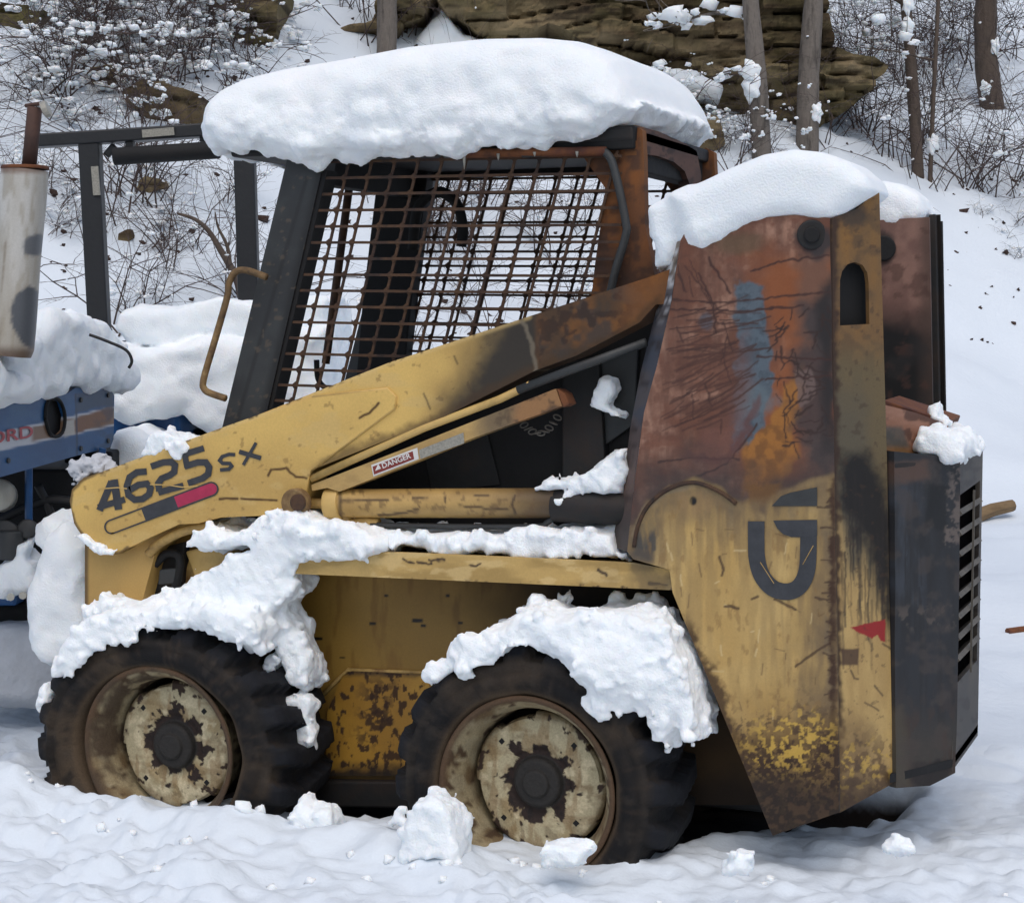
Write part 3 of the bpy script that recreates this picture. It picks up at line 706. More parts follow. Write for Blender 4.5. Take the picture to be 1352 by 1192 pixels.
    prof = fine([(.222, .03), (.228, .012), (.236, .002), (.262, -.014), (.285, -.018), (.290, -.014), (.305, -.012), (.322, .0), (.332, .018), (.338, .035), (.339, .09), (.340, .138), (.339, .19), (.338, .24), (.332, .262), (.305, .288), (.262, .292), (.226, .27)], .010)
    N = 20
    def wt(RR, DD, TT):
        ph = TT * N / (2 * math.pi); half = DD < .138
        sk = ph + np.where(half, DD * 2.4, -DD * 2.4 + .55)
        fq = sk - np.floor(sk); lug = (fq < .52).astype(float)
        w = sst(.312, .330, RR)
        R2 = RR + w * (lug * .030 - .012)
        wave = .004 * vnoise(np.cos(TT) * 4 + seed, np.sin(TT) * 4, DD * 9)
        crease = -.006 * np.exp(-((RR - .288) / .006) ** 2) * (DD < .05)
        D2 = DD + wave - crease + np.where((RR > .30) & (DD < .03), -.006 * lug, 0)
        return R2 * (1 + wave), D2
    tyre, V = lathe('tyre', prof, cx, cz, y0, M_TYRE, None, 240, ctyre, wt)
    V[:, 0] = cx + (V[:, 0] - cx) * sx; dz = V[:, 2] - cz; V[:, 2] = cz + dz * np.where(dz > 0, sz, 1)
    low = np.clip((.10 - V[:, 2]) / .25, 0, 1); V[:, 1] = np.where(V[:, 1] < y0 + .13, V[:, 1] - .035 * low, V[:, 1] + .035 * low)
    V[:, 2] = np.maximum(V[:, 2], .012 + .004 * np.sin(V[:, 0] * 40))
    place(tyre, V); attach(tyre, dish)
    # square holes in the dish
    for k in range(4):
        a = math.pi / 4 + k * math.pi / 2 + .03; c = np.array((cx + .135 * math.cos(a), y0 + s * .090, cz + .135 * math.sin(a)))
        mb = MB(); mb.box(c, .012, .004, .012, [np.array((math.cos(a), 0, math.sin(a))), np.array((0, 1., 0)), np.array((-math.sin(a), 0, math.cos(a)))]); mb.build('dish_hole', M_BLACK, dish)
    return dish
RW = (.308, .292); FWH = (-.742, .290)
wheel(RW[0], RW[1], -.62, -1, 2.0, 1.01, 1.0, .35)
wheel(FWH[0], FWH[1], -.62, -1, 5.0, 1.11, .96, .5)
wheel(RW[0], RW[1], .62, 1, 8.0); wheel(FWH[0], FWH[1], .62, 1, 9.0)

# ---- chassis
x0, x1 = -.86, .92
MB().box(((x0 + x1) / 2, 0, .48), x1 - x0, .54, .56).build('chassis', M_DARK2, LD, .01)
def p_side(px, py):
    t = Paint(px, py, (154, 120, 54), .5)
    t.lay(t.spots(70, .0, .4, 3), (136, 104, 44), .8); t.lay(t.spots(30, .2, .2, 4, 4, .4, 2), (118, 84, 32), .6)
    # soot spreading from the burnt rear end
    t.lay(sst(560, 790, px + .35 * (860 - py) + 60 * t.nz(90, 6)), SOOT, .97, .85)
    t.lay(sst(880, 1010, py + 30 * t.nz(40, 7)) , (92, 66, 30), .5); t.lay(sst(1000, 1050, py + 20 * t.nz(30, 8)), (38, 28, 20), .9, .85)
    for (a, b, w, h) in [(397, 820, 15, 4), (418, 843, 16, 4), (492, 823, 8, 4), (551, 819, 14, 5), (559, 826, 7, 4), (591, 786, 5, 4), (510, 786, 5, 3), (452, 868, 7, 2), (608, 822, 6, 3)]:
        t.lay(t.poly([(a - w / 2, b - h / 2), (a + w / 2, b - h / 2), (a + w / 2, b + h / 2), (a - w / 2, b + h / 2)], .8, .6, 8, 3), (26, 20, 16))
    t.lay(t.poly([(462, 890), (565, 890), (545, 1020), (438, 1024), (436, 950)], 4, 10) * t.spots(9, .16, .06, 9, 4, .8, 1.3), (58, 38, 24), .95, .85)
    t.lay(t.poly([(470, 905), (520, 905), (515, 990), (465, 990)], 12, 14) * t.spots(8, .02, .06, 19), (52, 34, 24), .9, .85)
    t.lay(t.stroke([(412, 930), (448, 895), (462, 885), (570, 892)], 3, 2), (60, 40, 22), .8)
    return t
sheet('side_panel', Y_(-.285), [(200, 690), (560, 705), (1060, 740), (1060, 1010), (1020, 1062), (560, 1062), (360, 1045), (180, 990)], M_PAINT, LD, p_side, .0035, .02, disp=lambda a, b: .0015 * fbm(a / .2, b / .2, 3.0, 2))
def p_low(px, py):
    t = Paint(px, py, (170, 128, 48), .5); t.lay(t.spots(40, .0, .3, 3), (146, 106, 38), .7)
    t.lay(t.spots(8, .14, .05, 9, 4, .8, 1.4), (58, 38, 24), .95, .85)
    t.lay(t.poly([(478, 905), (520, 905), (515, 980), (470, 980)], 14, 14) * t.spots(8, .08, .08, 19), (52, 34, 24), .9, .85)
    t.lay(1 - sst(888, 897, py + 5 * t.nz(12, 5)), (52, 36, 24), .85); t.lay(sst(1000, 1022, py + 10 * t.nz(14, 8)), (34, 26, 20), .95, .85)
    return t
sheet('lower_panel', Y_(-.297), [(446, 905), (452, 892), (464, 886), (640, 894), (640, 1024), (430, 1024), (432, 940)], M_PAINT, LD, p_low, .003, .012)
MB().tube(pp([(410, 935), (446, 897), (460, 884), (640, 891)], -.288), .006, 8).build('weld_bead', M_YELD, LD, smooth=True)
MB().prism(pp([(380, 1030), (900, 1036), (900, 1075), (380, 1064)], -.31), (0, .06, 0)).build('step_rail', M_DARK2, LD, .006)
# ---- fender ledge
def p_fend(px, py):
    t = Paint(px, py, (186, 154, 92), .55); t.lay(t.spots(30, .05, .25, 3, 4, 2, .5), (150, 122, 68), .7); t.lay(t.spots(14, .2, .1, 6, 4, 2, .8), (206, 178, 122), .6)
    for a in [(530, 738, 545, 745), (551, 742, 568, 743), (567, 737, 586, 741), (619, 744, 634, 745), (790, 752, 800, 760), (858, 770, 880, 772)]:
        t.lay(t.stroke([a[:2], a[2:]], 2.6, 1.2, 4, a[0]), (52, 34, 24), .95)
    t.lay(t.spots(6, .3, .06, 9) * sst(756, 764, py - .03 * (px - 400)), (52, 34, 24)); t.lay(sst(760, 860, px) * t.spots(26, -.1, .3, 12), (92, 78, 56), .7)
    return t
sheet('fender', Y_(-.52), [(382, 724), (600, 732), (838, 743), (886, 752), (888, 779), (660, 769), (382, 757)], M_PAINT, LD, p_fend, .003, .012)
a = P(382, 726, -.52); b = P(886, 752, -.52)
MB().prism([a + (0, .012, -.003), b + (0, .012, -.003), b + (0, .24, -.003), a + (0, .24, -.003)], (0, 0, -.012)).build('fender_top', M_YELD, LD)
# black panel added to darken the gap behind the lift cylinder
MB().prism(pp([(330, 560), (860, 372), (880, 745), (330, 725)], -.322), (0, .012, 0)).build('inner_dark_panel', M_BLACK, LD)
MB().prism(pp([(560, 600), (640, 560), (660, 640), (570, 650)], -.33), (0, .006, 0)).build('inner_bracket', M_DARK2, LD, .002)
MB().prism(pp([(742, 480), (790, 470), (800, 640), (742, 640)], -.36), (0, .04, 0)).build('inner_post', M_DARK2, LD, .004)
MB().prism(pp([(790, 470), (842, 455), (838, 560), (796, 590)], -.34), (0, .02, 0)).build('inner_plate', M_DARK, LD, .004)
MB().prism(pp([(244, 728), (300, 715), (318, 760), (258, 766)], -.40), (0, .05, 0)).build('frame_nose', M_YEL, LD, .006)
MB().prism(pp([(232, 790), (250, 735), (300, 760), (300, 800)], -.38), (0, .05, 0)).build('frame_gusset', M_YELD, LD, .004)

# ---- lift arm
def arm_paint(px, py):
    t = Paint(px, py, YEL, .5)
    t.lay(t.spots(110, .0, .4, 2, 3), (180, 146, 82), .8); t.lay(t.spots(18, .25, .12, 4, 4, 2, 1), (200, 170, 108), .45); t.lay(t.spots(9, .42, .06, 5), (120, 90, 48), .5)
    for s in ([(290, 658.5), (314, 658.5)], [(319, 658), (365, 661)], [(354, 628), (358, 620), (378, 618), (390, 629), (405, 631)], [(474, 552), (488, 545), (500, 532)]):
        t.lay(t.stroke(s, 2.6, 1.2, 1.2), (74, 48, 22), .95, .8)
    t.lay(sst(560, 690, px + .0 * py + 20 * t.nz(50, 7) + .5 * (py - 470)), (88, 74, 50), .55)
    t.lay(sst(605, 675, px + 26 * t.nz(40, 8) + .55 * (py - 450)), (36, 34, 33), .96, .75)
    t.lay(sst(700, 712, px + 5 * t.nz(20, 9)) , (74, 54, 36), .9, .85)
    m = sst(704, 716, px); t.lay(m * t.spots(40, .0, .2, 11), (108, 70, 34), .9); t.lay(m * t.spots(22, .06, .2, 13), (54, 50, 47), .8); t.lay(m * t.spots(12, .15, .1, 14), (44, 30, 24), .7)
    t.lay(sst(800, 850, px + 12 * t.nz(30, 15)) * .6, (130, 80, 34))
    e = line_d(px, py, [(410, 621), (581, 553), (707, 488), (760, 470), (830, 440), (866, 400)]); t.lay(sst(14, 2, e + 6 * t.nz(12, 16)) * sst(395, 440, px), (66, 46, 24), .7)
    e2 = line_d(px, py, [(134, 623), (292, 565), (340, 548), (513, 479), (698, 418)]); t.lay(sst(7, 1, e2), (212, 182, 122), .5); t.lay(sst(4, 0, e2) * t.spots(7, .2, .1, 18), (70, 50, 30), .9)  # fold highlight painted along the top edge
    e3 = line_d(px, py, [(134, 623), (110, 632), (95, 648), (92, 665), (98, 690), (112, 712), (130, 724), (153, 731), (168, 724)]); t.lay(sst(4, 1, e3 + 2 * t.nz(8, 20)), (70, 50, 30), .8)
    t.lay(t.stroke([(690, 425), (703, 455), (707, 490)], 4, 2, 3), (110, 100, 84), .8)
    for s in ([(560, 520), (568, 540)], [(617, 505), (622, 516)], [(600, 470), (604, 480)]): t.lay(t.stroke(s, 2, 1, 1), (70, 54, 34), .7)
    return t
ARM = [(92, 662), (95, 646), (110, 631), (134, 623), (292, 565), (340, 548), (513, 479), (698, 418), (857, 366), (940, 335), (960, 400), (866, 402), (844, 426), (760, 470), (707, 489), (581, 553), (410, 621), (404, 650), (396, 676), (342, 681), (291, 683), (261, 691), (236, 692), (201, 708), (168, 724), (153, 732), (130, 725), (112, 713), (98, 691)]
sheet('lift_arm', Y_(-.49), ARM, M_PAINT, LD, arm_paint, .003, .10, disp=lambda a, b: .0012 * fbm(a / .12, b / .12, 2.0, 3))
FRONT = [(92, 662), (95, 646), (110, 631), (134, 623), (292, 565), (340, 548), (413, 525), (512, 514), (522, 524), (521, 538), (410, 621), (404, 650), (396, 676), (342, 681), (291, 683), (261, 691), (236, 692), (201, 708), (168, 724), (153, 732), (130, 725), (112, 713), (98, 691)]
sheet('arm_front_plate', Y_(-.498), FRONT, M_PAINT, LD, arm_paint, .003, .008, disp=lambda a, b: .001 * fbm(a / .12, b / .12, 2.0, 3))
MB().tube(pp([(413, 525), (512, 514), (522, 524), (521, 538), (410, 621)], -.492), .005, 8).build('weld_bead', M_YEL, LD, smooth=True)
far = MB().prism([np.array(p) for p in pp(ARM, -.49)], (0, .10, 0))
far.v = [(x, y + .88, z) for x, y, z in far.v]; far.build('lift_arm', M_YELD, LD, .006)
# drop leg of the arm down to the attachment plate
def p_leg(px, py):
    t = Paint(px, py, (184, 148, 84), .5); t.lay(t.spots(60, .0, .4, 2), (168, 132, 70), .8); t.lay(sst(6, 1, np.abs(px - 113)), (70, 50, 30), .8); return t
sheet('arm_leg', Y_(-.455), [(112, 690), (240, 690), (206, 726), (186, 800), (180, 900), (112, 900)], M_PAINT, LD, p_leg, .004, .08)
MB().tube(pipe_pts(pp([(196, 732), (210, 718), (240, 702), (275, 694)], -.47)), .013, 10).build('coupler_hose', M_YELD, LD, smooth=True)
MB().tube(pipe_pts(pp([(205, 745), (222, 730), (238, 740), (228, 790)], -.43)), .012, 8).build('coupler_hose', M_BLACK, LD, smooth=True)
MB().prism(pp([(210, 752), (232, 750), (233, 770), (208, 772)], -.44), (0, .03, 0)).build('coupler_block', M_DARK, LD, .004)
MB().prism(pp([(186, 730), (244, 715), (236, 820), (180, 830)], -.40), (0, .03, 0)).build('quick_coupler', M_DARK2, LD, .004)
# lettering on the arm : strokes of flat print
FA = Y_(-.5005)
def print_strokes(name, fr, strokes, mat, parent, dx=0):
    """strokes: (polyline in pixels, width in pixels)"""
    mb = MB()
    for k, (pl, w) in enumerate(strokes):
        pl = [np.array(p, float) for p in pl]; closed = False; L, Rr = [], []
        for i in range(len(pl)):
            t0 = pl[i] - pl[i - 1] if i else pl[1] - pl[0]; t1 = pl[i + 1] - pl[i] if i < len(pl) - 1 else t0
            t0 = t0 / np.linalg.norm(t0); t1 = t1 / np.linalg.norm(t1); t = t0 + t1; t /= np.linalg.norm(t)
            nn = np.array((-t[1], t[0])); c = max(.5, nn @ np.array((-t0[1], t0[0])))
            L.append(pl[i] + nn * w / 2 / c); Rr.append(pl[i] - nn * w / 2 / c)
        q = [fr.hit(*p) for p in L + Rr]; n = len(pl)
        mb.add([fr.to3(np.array(a), np.array(b), -.0002 * k + dx) for a, b in q], [(i, i + 1, n + i + 1, n + i) for i in range(n - 1)])
    o = link_mesh(name, mb.v, mb.f, mat, parent)
    return o
z1 = lambda pts: [(80 + x / 3.974, 560 + y / 3.974) for x, y in pts]
def arcp(c, rx, ry, a0, a1, n=8): return [(c[0] + rx * math.cos(math.radians(a0 + (a1 - a0) * i / n)), c[1] + ry * math.sin(math.radians(a0 + (a1 - a0) * i / n))) for i in range(n + 1)]
w_ = 36 / 3.974
print_strokes('printed_digit', FA, [(z1([(280, 290), (304, 448)]), w_ * 1.12), (z1([(268, 300), (204, 452)]), w_ * 1.0), (z1([(196, 436), (338, 394)]), w_ * .9)], M_PRINT, LD)
print_strokes('printed_digit', FA, [(z1([(452, 248), (400, 252), (362, 278), (347, 325), (356, 372), (388, 396), (430, 392), (464, 368), (472, 335), (452, 312), (408, 318), (362, 345)]), w_ * .95)], M_PRINT, LD)
print_strokes('printed_digit', FA, [(z1([(474, 222), (540, 200), (580, 198), (600, 215), (596, 250), (572, 268), (530, 285), (512, 310), (518, 352)]), w_ * .95), (z1([(512, 358), (645, 322)]), w_ * .95)], M_PRINT, LD)
print_strokes('printed_digit', FA, [(z1([(752, 126), (640, 160)]), w_ * .9), (z1([(650, 152), (664, 228)]), w_ * .85), (z1([(650, 222), (720, 200), (762, 200), (780, 226), (774, 262), (744, 284), (668, 310)]), w_ * .95)], M_PRINT, LD)
print_strokes('printed_letter', FA, [(z1([(916, 160), (884, 158), (848, 170), (834, 190), (850, 205), (888, 206), (898, 220), (882, 236), (836, 240)]), 19 / 3.974)], M_PRINT, LD)
print_strokes('printed_letter', FA, [(z1([(936, 144), (1052, 178)]), 24 / 3.974), (z1([(1026, 97), (958, 214)]), 17 / 3.974)], M_PRINT, LD)
ax = np.array((525., -200.)); ax /= np.linalg.norm(ax); nx_ = np.array((-ax[1], ax[0])); cA = np.array((267., 538.)); cB = np.array((790., 340.)); rr_ = 35
pill = [cA + rr_ * (nx_ * math.cos(a) - ax * math.sin(a)) for a in np.linspace(0, math.pi, 9)] + [cB + rr_ * (-nx_ * math.cos(a) + ax * math.sin(a)) for a in np.linspace(0, math.pi, 9)]
print_strokes('printed_stripe', FA, [(z1(pill + [pill[0], pill[1]]), 8 / 3.974)], M_PRINT, LD)
def print_poly(name, fr, pts, mat, parent, dx=0):
    q = [fr.hit(*p) for p in pts]; return link_mesh(name, [fr.to3(np.array(a), np.array(b), dx) for a, b in q], [tuple(range(len(q)))], mat, parent)
e0 = cA + ax * ((435 - 267) / ax[0]); e1 = cA + ax * ((606 - 267) / ax[0])
print_poly('printed_stripe', FA, z1([e0 - nx_ * 34, e1 - nx_ * 34, e1 + nx_ * 34, e0 + nx_ * 34]), M_PRINT, LD, -.0004)
print_poly('printed_stripe', FA, z1([e1 + nx_ * 30, e1 - nx_ * 30] + [cB + 30 * (-nx_ * math.cos(a) + ax * math.sin(a)) for a in np.linspace(0, math.pi, 9)]), M_RED, LD, -.0004)
for sc_ in ([(200, 340), (300, 332), (350, 338)], [(470, 316), (560, 318), (640, 330), (720, 324)]): print_strokes('paint_scratch', FA, [(z1(sc_), 1.4)], M_YEL, LD, -.0012)
# ---- tube, support bar and lift cylinder under the arm
MB().tube(pp([(411, 632), (560, 565), (660, 527), (700, 508)], -.485), .010, 10).build('hydraulic_tube', M_YEL, LD, smooth=True)
MB().tube(pp([(684, 515), (760, 486), (853, 452)], -.485), .011, 10).build('hydraulic_tube', M_DARK, LD, smooth=True)
def p_bar(px, py):
    t = Paint(px, py, (184, 152, 94), .55); t.lay(t.spots(20, .1, .2, 2, 4, 2, 1), (160, 130, 80), .7)
    t.lay(sst(610, 650, px + 8 * t.nz(20, 3)), (104, 88, 66), .9); t.lay(sst(668, 690, px + 8 * t.nz(20, 4)), (146, 106, 66), .95); t.lay(sst(600, 700, px) * t.spots(12, .15, .15, 6), (70, 52, 38), .8); return t
sheet('arm_support_bar', Y_(-.485), [(411, 640), (545, 588), (620, 558), (734, 513), (742, 536), (620, 580), (545, 611), (448, 649), (432, 644), (412, 648)], M_PAINT, LD, p_bar, .0025, .05)
MB().prism(pp([(735, 513), (746, 520), (752, 534), (743, 538)], -.485), (0, .05, 0)).build('bar_end_cap', M_RUST, LD, .002)
FB = Y_(-.4865)
print_poly('warning_label', FB, [(490, 614), (551, 591), (553, 606), (493, 629)], M_WHITE, LD)
print_poly('warning_panel', FB, [(492, 616), (545, 595.5), (547, 606), (494, 626.5)], M_DANGER, LD, -.0006)
print_poly('warning_text_block', FB, [(553, 594), (612, 571), (613, 585), (555, 606)], M_GREYP, LD)
print_poly('warning_triangle', FB, [(495.5, 621.5), (499.5, 612.5), (503.5, 618.4)], M_WHITE, LD, -.0012)
def print_text(name, s, fr, p0, p1, h, mat, parent, dx):
    cu = bpy.data.curves.new(name, 'FONT'); cu.body = s; cu.size = 1; cu.offset = .018
    tmp = bpy.data.objects.new(name, cu); COL.objects.link(tmp); bpy.context.view_layer.update()
    me = bpy.data.meshes.new_from_object(tmp.evaluated_get(bpy.context.evaluated_depsgraph_get())); bpy.data.objects.remove(tmp)
    v = np.array([x.co[:] for x in me.vertices]); w = v[:, 0].max() - v[:, 0].min(); H = v[:, 1].max() - v[:, 1].min()
    a0 = np.array(fr.hit(*p0)); a1 = np.array(fr.hit(*p1)); d = a1 - a0; L = np.linalg.norm(d); d /= L
    up_ = np.array((-d[1], d[0])); up_ = up_ if up_[1] > 0 else -up_
    hh = h / F * depth_of(fr.to3(*a0))
    X = (v[:, 0] - v[:, 0].min()) / w * L; Yv = (v[:, 1] - v[:, 1].min()) / H * hh
    q = a0[None] + X[:, None] * d + Yv[:, None] * up_
    W3 = fr.to3(q[:, 0], q[:, 1], dx); me.vertices.foreach_set('co', W3.astype(np.float32).ravel()); me.update()
    return finish(name, me, mat, parent, False, None)
print_text('warning_word', 'DANGER', FB, (506, 618.5), (543.5, 604.3), 7.2, M_WHITE, LD, -.0012)
def p_cyl(R, D, T):
    return None
def ptube(name, p0, p1, r, paint, n=40, step=.004):
    p0 = np.array(p0); p1 = np.array(p1); a_ = p1 - p0; L = np.linalg.norm(a_); a_ /= L; e1 = np.cross(a_, (0, 1., 0)); e1 /= np.linalg.norm(e1); e2 = np.cross(a_, e1)
    m = int(L / step); th = np.arange(n) * 2 * math.pi / n
    V = (p0 + a_ * (L * np.arange(m + 1) / m)[:, None])[:, None] + (e1 * np.cos(th)[:, None] + e2 * np.sin(th)[:, None])[None] * r
    V = V.reshape(-1, 3); I, J = np.meshgrid(np.arange(m), np.arange(n), indexing='ij'); J2 = (J + 1) % n
    Q = np.stack([I * n + J, (I + 1) * n + J, (I + 1) * n + J2, I * n + J2], -1).reshape(-1, 4)
    return quad_mesh(name, V, Q, M_PAINT, LD, True, paint(*proj(V)).rgba())
def p_barrel(px, py):
    t = Paint(px, py, (188, 154, 92), .5); t.lay(t.spots(40, .0, .3, 2, 4, 2, .6), (158, 126, 72), .8); t.lay(sst(560, 740, px + 40 * t.nz(50, 3)), (100, 80, 54), .75); t.lay(sst(640, 745, px + 30 * t.nz(30, 4)), (62, 48, 36), .8)
    for k_ in ([(450, 661), (512, 660)], [(545, 658), (564, 658)], [(588, 655), (588, 663)], [(606, 667), (640, 671), (670, 672)], [(627, 654), (645, 654)], [(500, 680), (535, 677), (553, 670)], [(680, 655), (676, 665), (680, 678)]): t.lay(t.stroke(k_, 2.4, 1.1, 1.5), (60, 42, 28), .9)
    t.lay(sst(4, 1, np.abs(px - 449)), (60, 44, 28), .7); t.lay(t.spots(9, .3, .08, 7), (96, 72, 44), .6); return t
o = ptube('lift_cylinder', P(448, 664.5, -.45), P(736, 664, -.45), .0375, p_barrel)
MB().tube(pp([(434, 665), (453, 664.5)], -.45), .044, 24).build('cylinder_gland', M_YEL, LD, .003, True)
MB().tube(pp([(732, 667), (838, 672)], -.45), .041, 20).build('cylinder_base', M_DARK2, LD, .003, True)
MB().tube(pp([(405, 664), (436, 665)], -.45), .014, 12).build('cylinder_rod', M_YELD, LD, smooth=True)
MB().tube([P(395, 663, -.50), P(395, 663, -.50) + (0, -.03, 0)], .038, 20).build('pivot_pin', M_BROWN, LD, .004)
MB().tube([P(395, 663, -.53), P(395, 663, -.53) + (0, -.012, 0)], .022, 16).build('pin_cap', M_RUSTY, LD, .003)
MB().tube(pipe_pts(pp([(455, 676), (462, 692), (480, 690), (500, 692)], -.45)), .016, 10).build('hose_fitting', M_YELD, LD, smooth=True)
MB().tube(pipe_pts(pp([(490, 693), (600, 695), (705, 695), (722, 690), (738, 678)], -.46), 8), .0075, 8).build('hydraulic_line', M_DARK, LD, smooth=True)
for k in range(9):
    t = k / 8; c = P(692 + 44 * t, 561 + 16 * math.sin(math.pi * t) - 10 * t, -.42)
    a = np.array((1, 0, .4 * math.cos(math.pi * t))); a /= np.linalg.norm(a); n2 = np.array((0, 1., 0)) if k % 2 else np.array((0, 0, 1.)); b = np.cross(a, np.cross(n2, a)); b /= np.linalg.norm(b)
    lp = [c + a * .011 * math.cos(u) + b * .006 * math.sin(u) for u in np.linspace(0, 2 * math.pi, 11)]
    MB().tube(lp, .0022, 5, False).build('chain_link', M_SLAT, LD, smooth=True)

# ---- rear upright (tower)
def p_tower(px, py):
    t = Paint(px, py, (128, 92, 74), .7)
    t.lay(t.spots(60, .0, .35, 2), (166, 126, 104), .85); t.lay(t.spots(35, .05, .3, 3), (98, 60, 42), .85); t.lay(t.spots(22, .05, .25, 81, 5, .3, 3), (74, 48, 38), .45); t.lay(t.spots(20, .0, .3, 42, 5, .5, 2.5), (96, 60, 46), .55); t.lay(t.spots(7, .12, .2, 43, 3), (92, 56, 42), .5); t.lay(t.spots(14, .15, .15, 4, 4, 1.5, 1), (108, 66, 48), .6)
    # ochre rust on the rear half
    t.lay(t.poly([(1000, 330), (1100, 330), (1100, 560), (1040, 640), (985, 640), (985, 560), (1020, 480)], 26, 30, 40, 5), (132, 74, 36), .85)
    t.lay(t.poly([(1015, 560), (1045, 505), (1062, 480), (1050, 600), (1030, 650), (1000, 645), (985, 655), (985, 580)], 5, 14, 18, 6), (150, 98, 40), .95); t.lay(t.poly([(985, 560), (1040, 560), (1030, 650), (985, 660)], 8, 16, 18, 8) * t.spots(12, .05, .2, 9), (112, 72, 32), .8)
    t.lay(t.poly([(1055, 350), (1100, 320), (1100, 460), (1050, 470)], 14, 16, 20, 7) * .7, (98, 74, 62))
    t.lay(t.blob(1078, 318, 26, 22, .4, .4, 14, 7), (44, 42, 44), .9); t.lay(t.blob(975, 322, 34, 14, .5, .4, 14, 8), (92, 72, 52), .8)
    # blue grey burnt patch
    t.lay(t.poly([(974, 378), (990, 370), (1006, 376), (1010, 420), (1018, 468), (1016, 520), (1004, 560), (990, 588), (980, 570), (966, 600), (972, 540), (966, 500), (976, 460), (968, 420)], 3, 12, 16, 9), (78, 94, 104), .92); t.lay(t.poly([(974, 378), (1006, 376), (1016, 520), (990, 588), (966, 600), (966, 500)], 6, 12, 16, 9) * t.spots(9, .05, .2, 63, 5), (62, 72, 80), .7)
    t.lay(t.blob(932, 424, 9, 12, .3, .4, 10, 10), (72, 76, 84), .8); t.lay(t.blob(1000, 530, 26, 22, .4, .6, 14, 12), (92, 104, 110), .7)
    t.lay(t.poly([(905, 640), (960, 520), (985, 440), (975, 580), (940, 640)], 18, 20, 30, 40) * .6, (112, 74, 64))
    # dark scorched rear edge
    t.lay(t.poly([(1062, 410), (1104, 380), (1104, 640), (1068, 612), (1045, 560)], 14, 22, 24, 13), (50, 48, 50), .85)
    t.lay(t.poly([(1078, 400), (1104, 360), (1104, 600), (1088, 600)], 10, 12, 24, 14), (32, 28, 28), .9)
    t.lay(t.poly([(1048, 490), (1072, 488), (1078, 520), (1056, 540)], 2, 4, 9, 17) * .8, (104, 86, 80))
    # fine crack and scratch network
    q = random.Random(3)
    for k in range(95):
        y = 395 + 175 * q.random() ** .8; x = 884 + 78 * q.random() - (y - 400) * .10; L = q.uniform(14, 72); a = q.gauss(-.12 - .26 * (y > 480), .09)
        t.lay(t.stroke([(x, y), (x + L * .5, y + L * .5 * a), (x + L, y + L * a * 1.3)], q.uniform(.8, 2.2), 1.1, 1.2, k), (60, 36, 29), q.uniform(.5, .95))
    t.lay(t.poly([(888, 440), (960, 430), (985, 500), (960, 570), (870, 580), (872, 500)], 22, 24, 26, 61) * t.spots(14, -.1, .3, 62, 5, 2.5, .6), (84, 52, 40), .55)
    for k in range(14):
        x = q.uniform(890, 980); y = q.uniform(345, 560); a = q.uniform(.9, 1.9); L = q.uniform(20, 60)
        t.lay(t.stroke([(x, y), (x + L * math.cos(a), y + L * math.sin(a))], q.uniform(.9, 1.8), 1.2, 3, k), (58, 34, 28), .8)
    for k in range(52):
        x = q.uniform(1020, 1092); y = q.uniform(400, 585); a = q.uniform(0, math.pi); L = q.uniform(10, 36)
        t.lay(t.stroke([(x, y), (x + L * math.cos(a) * .5, y + L * math.sin(a) * .5 + 2), (x + L * math.cos(a), y + L * math.sin(a))], q.uniform(1, 2.2), 1.2, 4, k), (46, 28, 22), .85)
    for s in ([(992, 357), (1030, 345), (1095, 338)], [(880, 395), (960, 400), (1095, 385)], [(880, 408), (980, 410), (1060, 404)], [(895, 640), (960, 612), (1000, 560)], [(868, 610), (920, 604), (975, 606)], [(922, 360), (940, 400), (946, 440)], [(935, 340), (965, 388)], [(1000, 470), (1100, 475)], [(1010, 500), (1095, 497)]):
        t.lay(t.stroke(s, 2.2, 1.3, 3), (56, 32, 26), .9)
    t.lay(t.stroke([(905, 602), (960, 608), (985, 570), (1000, 530)], 7, 5, 6, 21) * .7, (92, 56, 50))
    # boundary of the burnt area, with the yellow paint left below it
    bd = [(820, 740), (836, 700), (852, 668), (880, 645), (915, 636), (950, 648), (978, 668), (1010, 664), (1060, 640), (1098, 628), (1110, 628), (1110, 1120), (820, 1120)]
    dd = poly_sd(px + 5 * t.nz(14, 22), py + 5 * t.nz(14, 23), bd)
    dd = dd + 8 * t.nz(26, 71); t.lay(sst(70, 2, dd + 24 * t.nz(30, 24)), (58, 50, 48), .85); yel = sst(8, -14, dd); t.lay(yel, (188, 158, 100), 1.0, .5)
    t.lay(t.poly([(985, 640), (1030, 640), (1026, 690), (1000, 676), (990, 690)], 5, 10, 12, 72), (104, 72, 36), .8)
    t.lay(yel * t.spots(70, .0, .4, 25), (176, 142, 80), .8); t.lay(yel * sst(860, 1000, py + 50 * t.nz(60, 44)), (138, 106, 56), .75); t.lay(yel * sst(-70, -4, dd + 22 * t.nz(24, 26)), (84, 72, 60), .85); t.lay(yel * t.spots(20, .0, .3, 73, 4, .35, 4) * sst(-170, -20, dd), (120, 98, 66), .7)
    t.lay(yel * t.poly([(820, 680), (858, 660), (866, 720), (862, 738), (820, 745)], 8, 10), (70, 64, 58), .9)
    t.lay(t.stroke([(838, 705), (850, 672), (880, 650), (915, 640)], 6, 3, 2), (128, 112, 88), .7)
    t.lay(t.blob(915, 661, 5, 6, .3, .1), (14, 13, 13)); t.lay(t.blob(918, 664, 24, 16, .5, .4, 10, 27) * (1 - t.blob(915, 661, 5, 6, .3, .1)), (150, 120, 78), .5)
    t.lay(t.poly([(839, 692), (866, 690), (866, 727), (840, 724)], 1, 1, 8, 3), (66, 64, 60), .8)
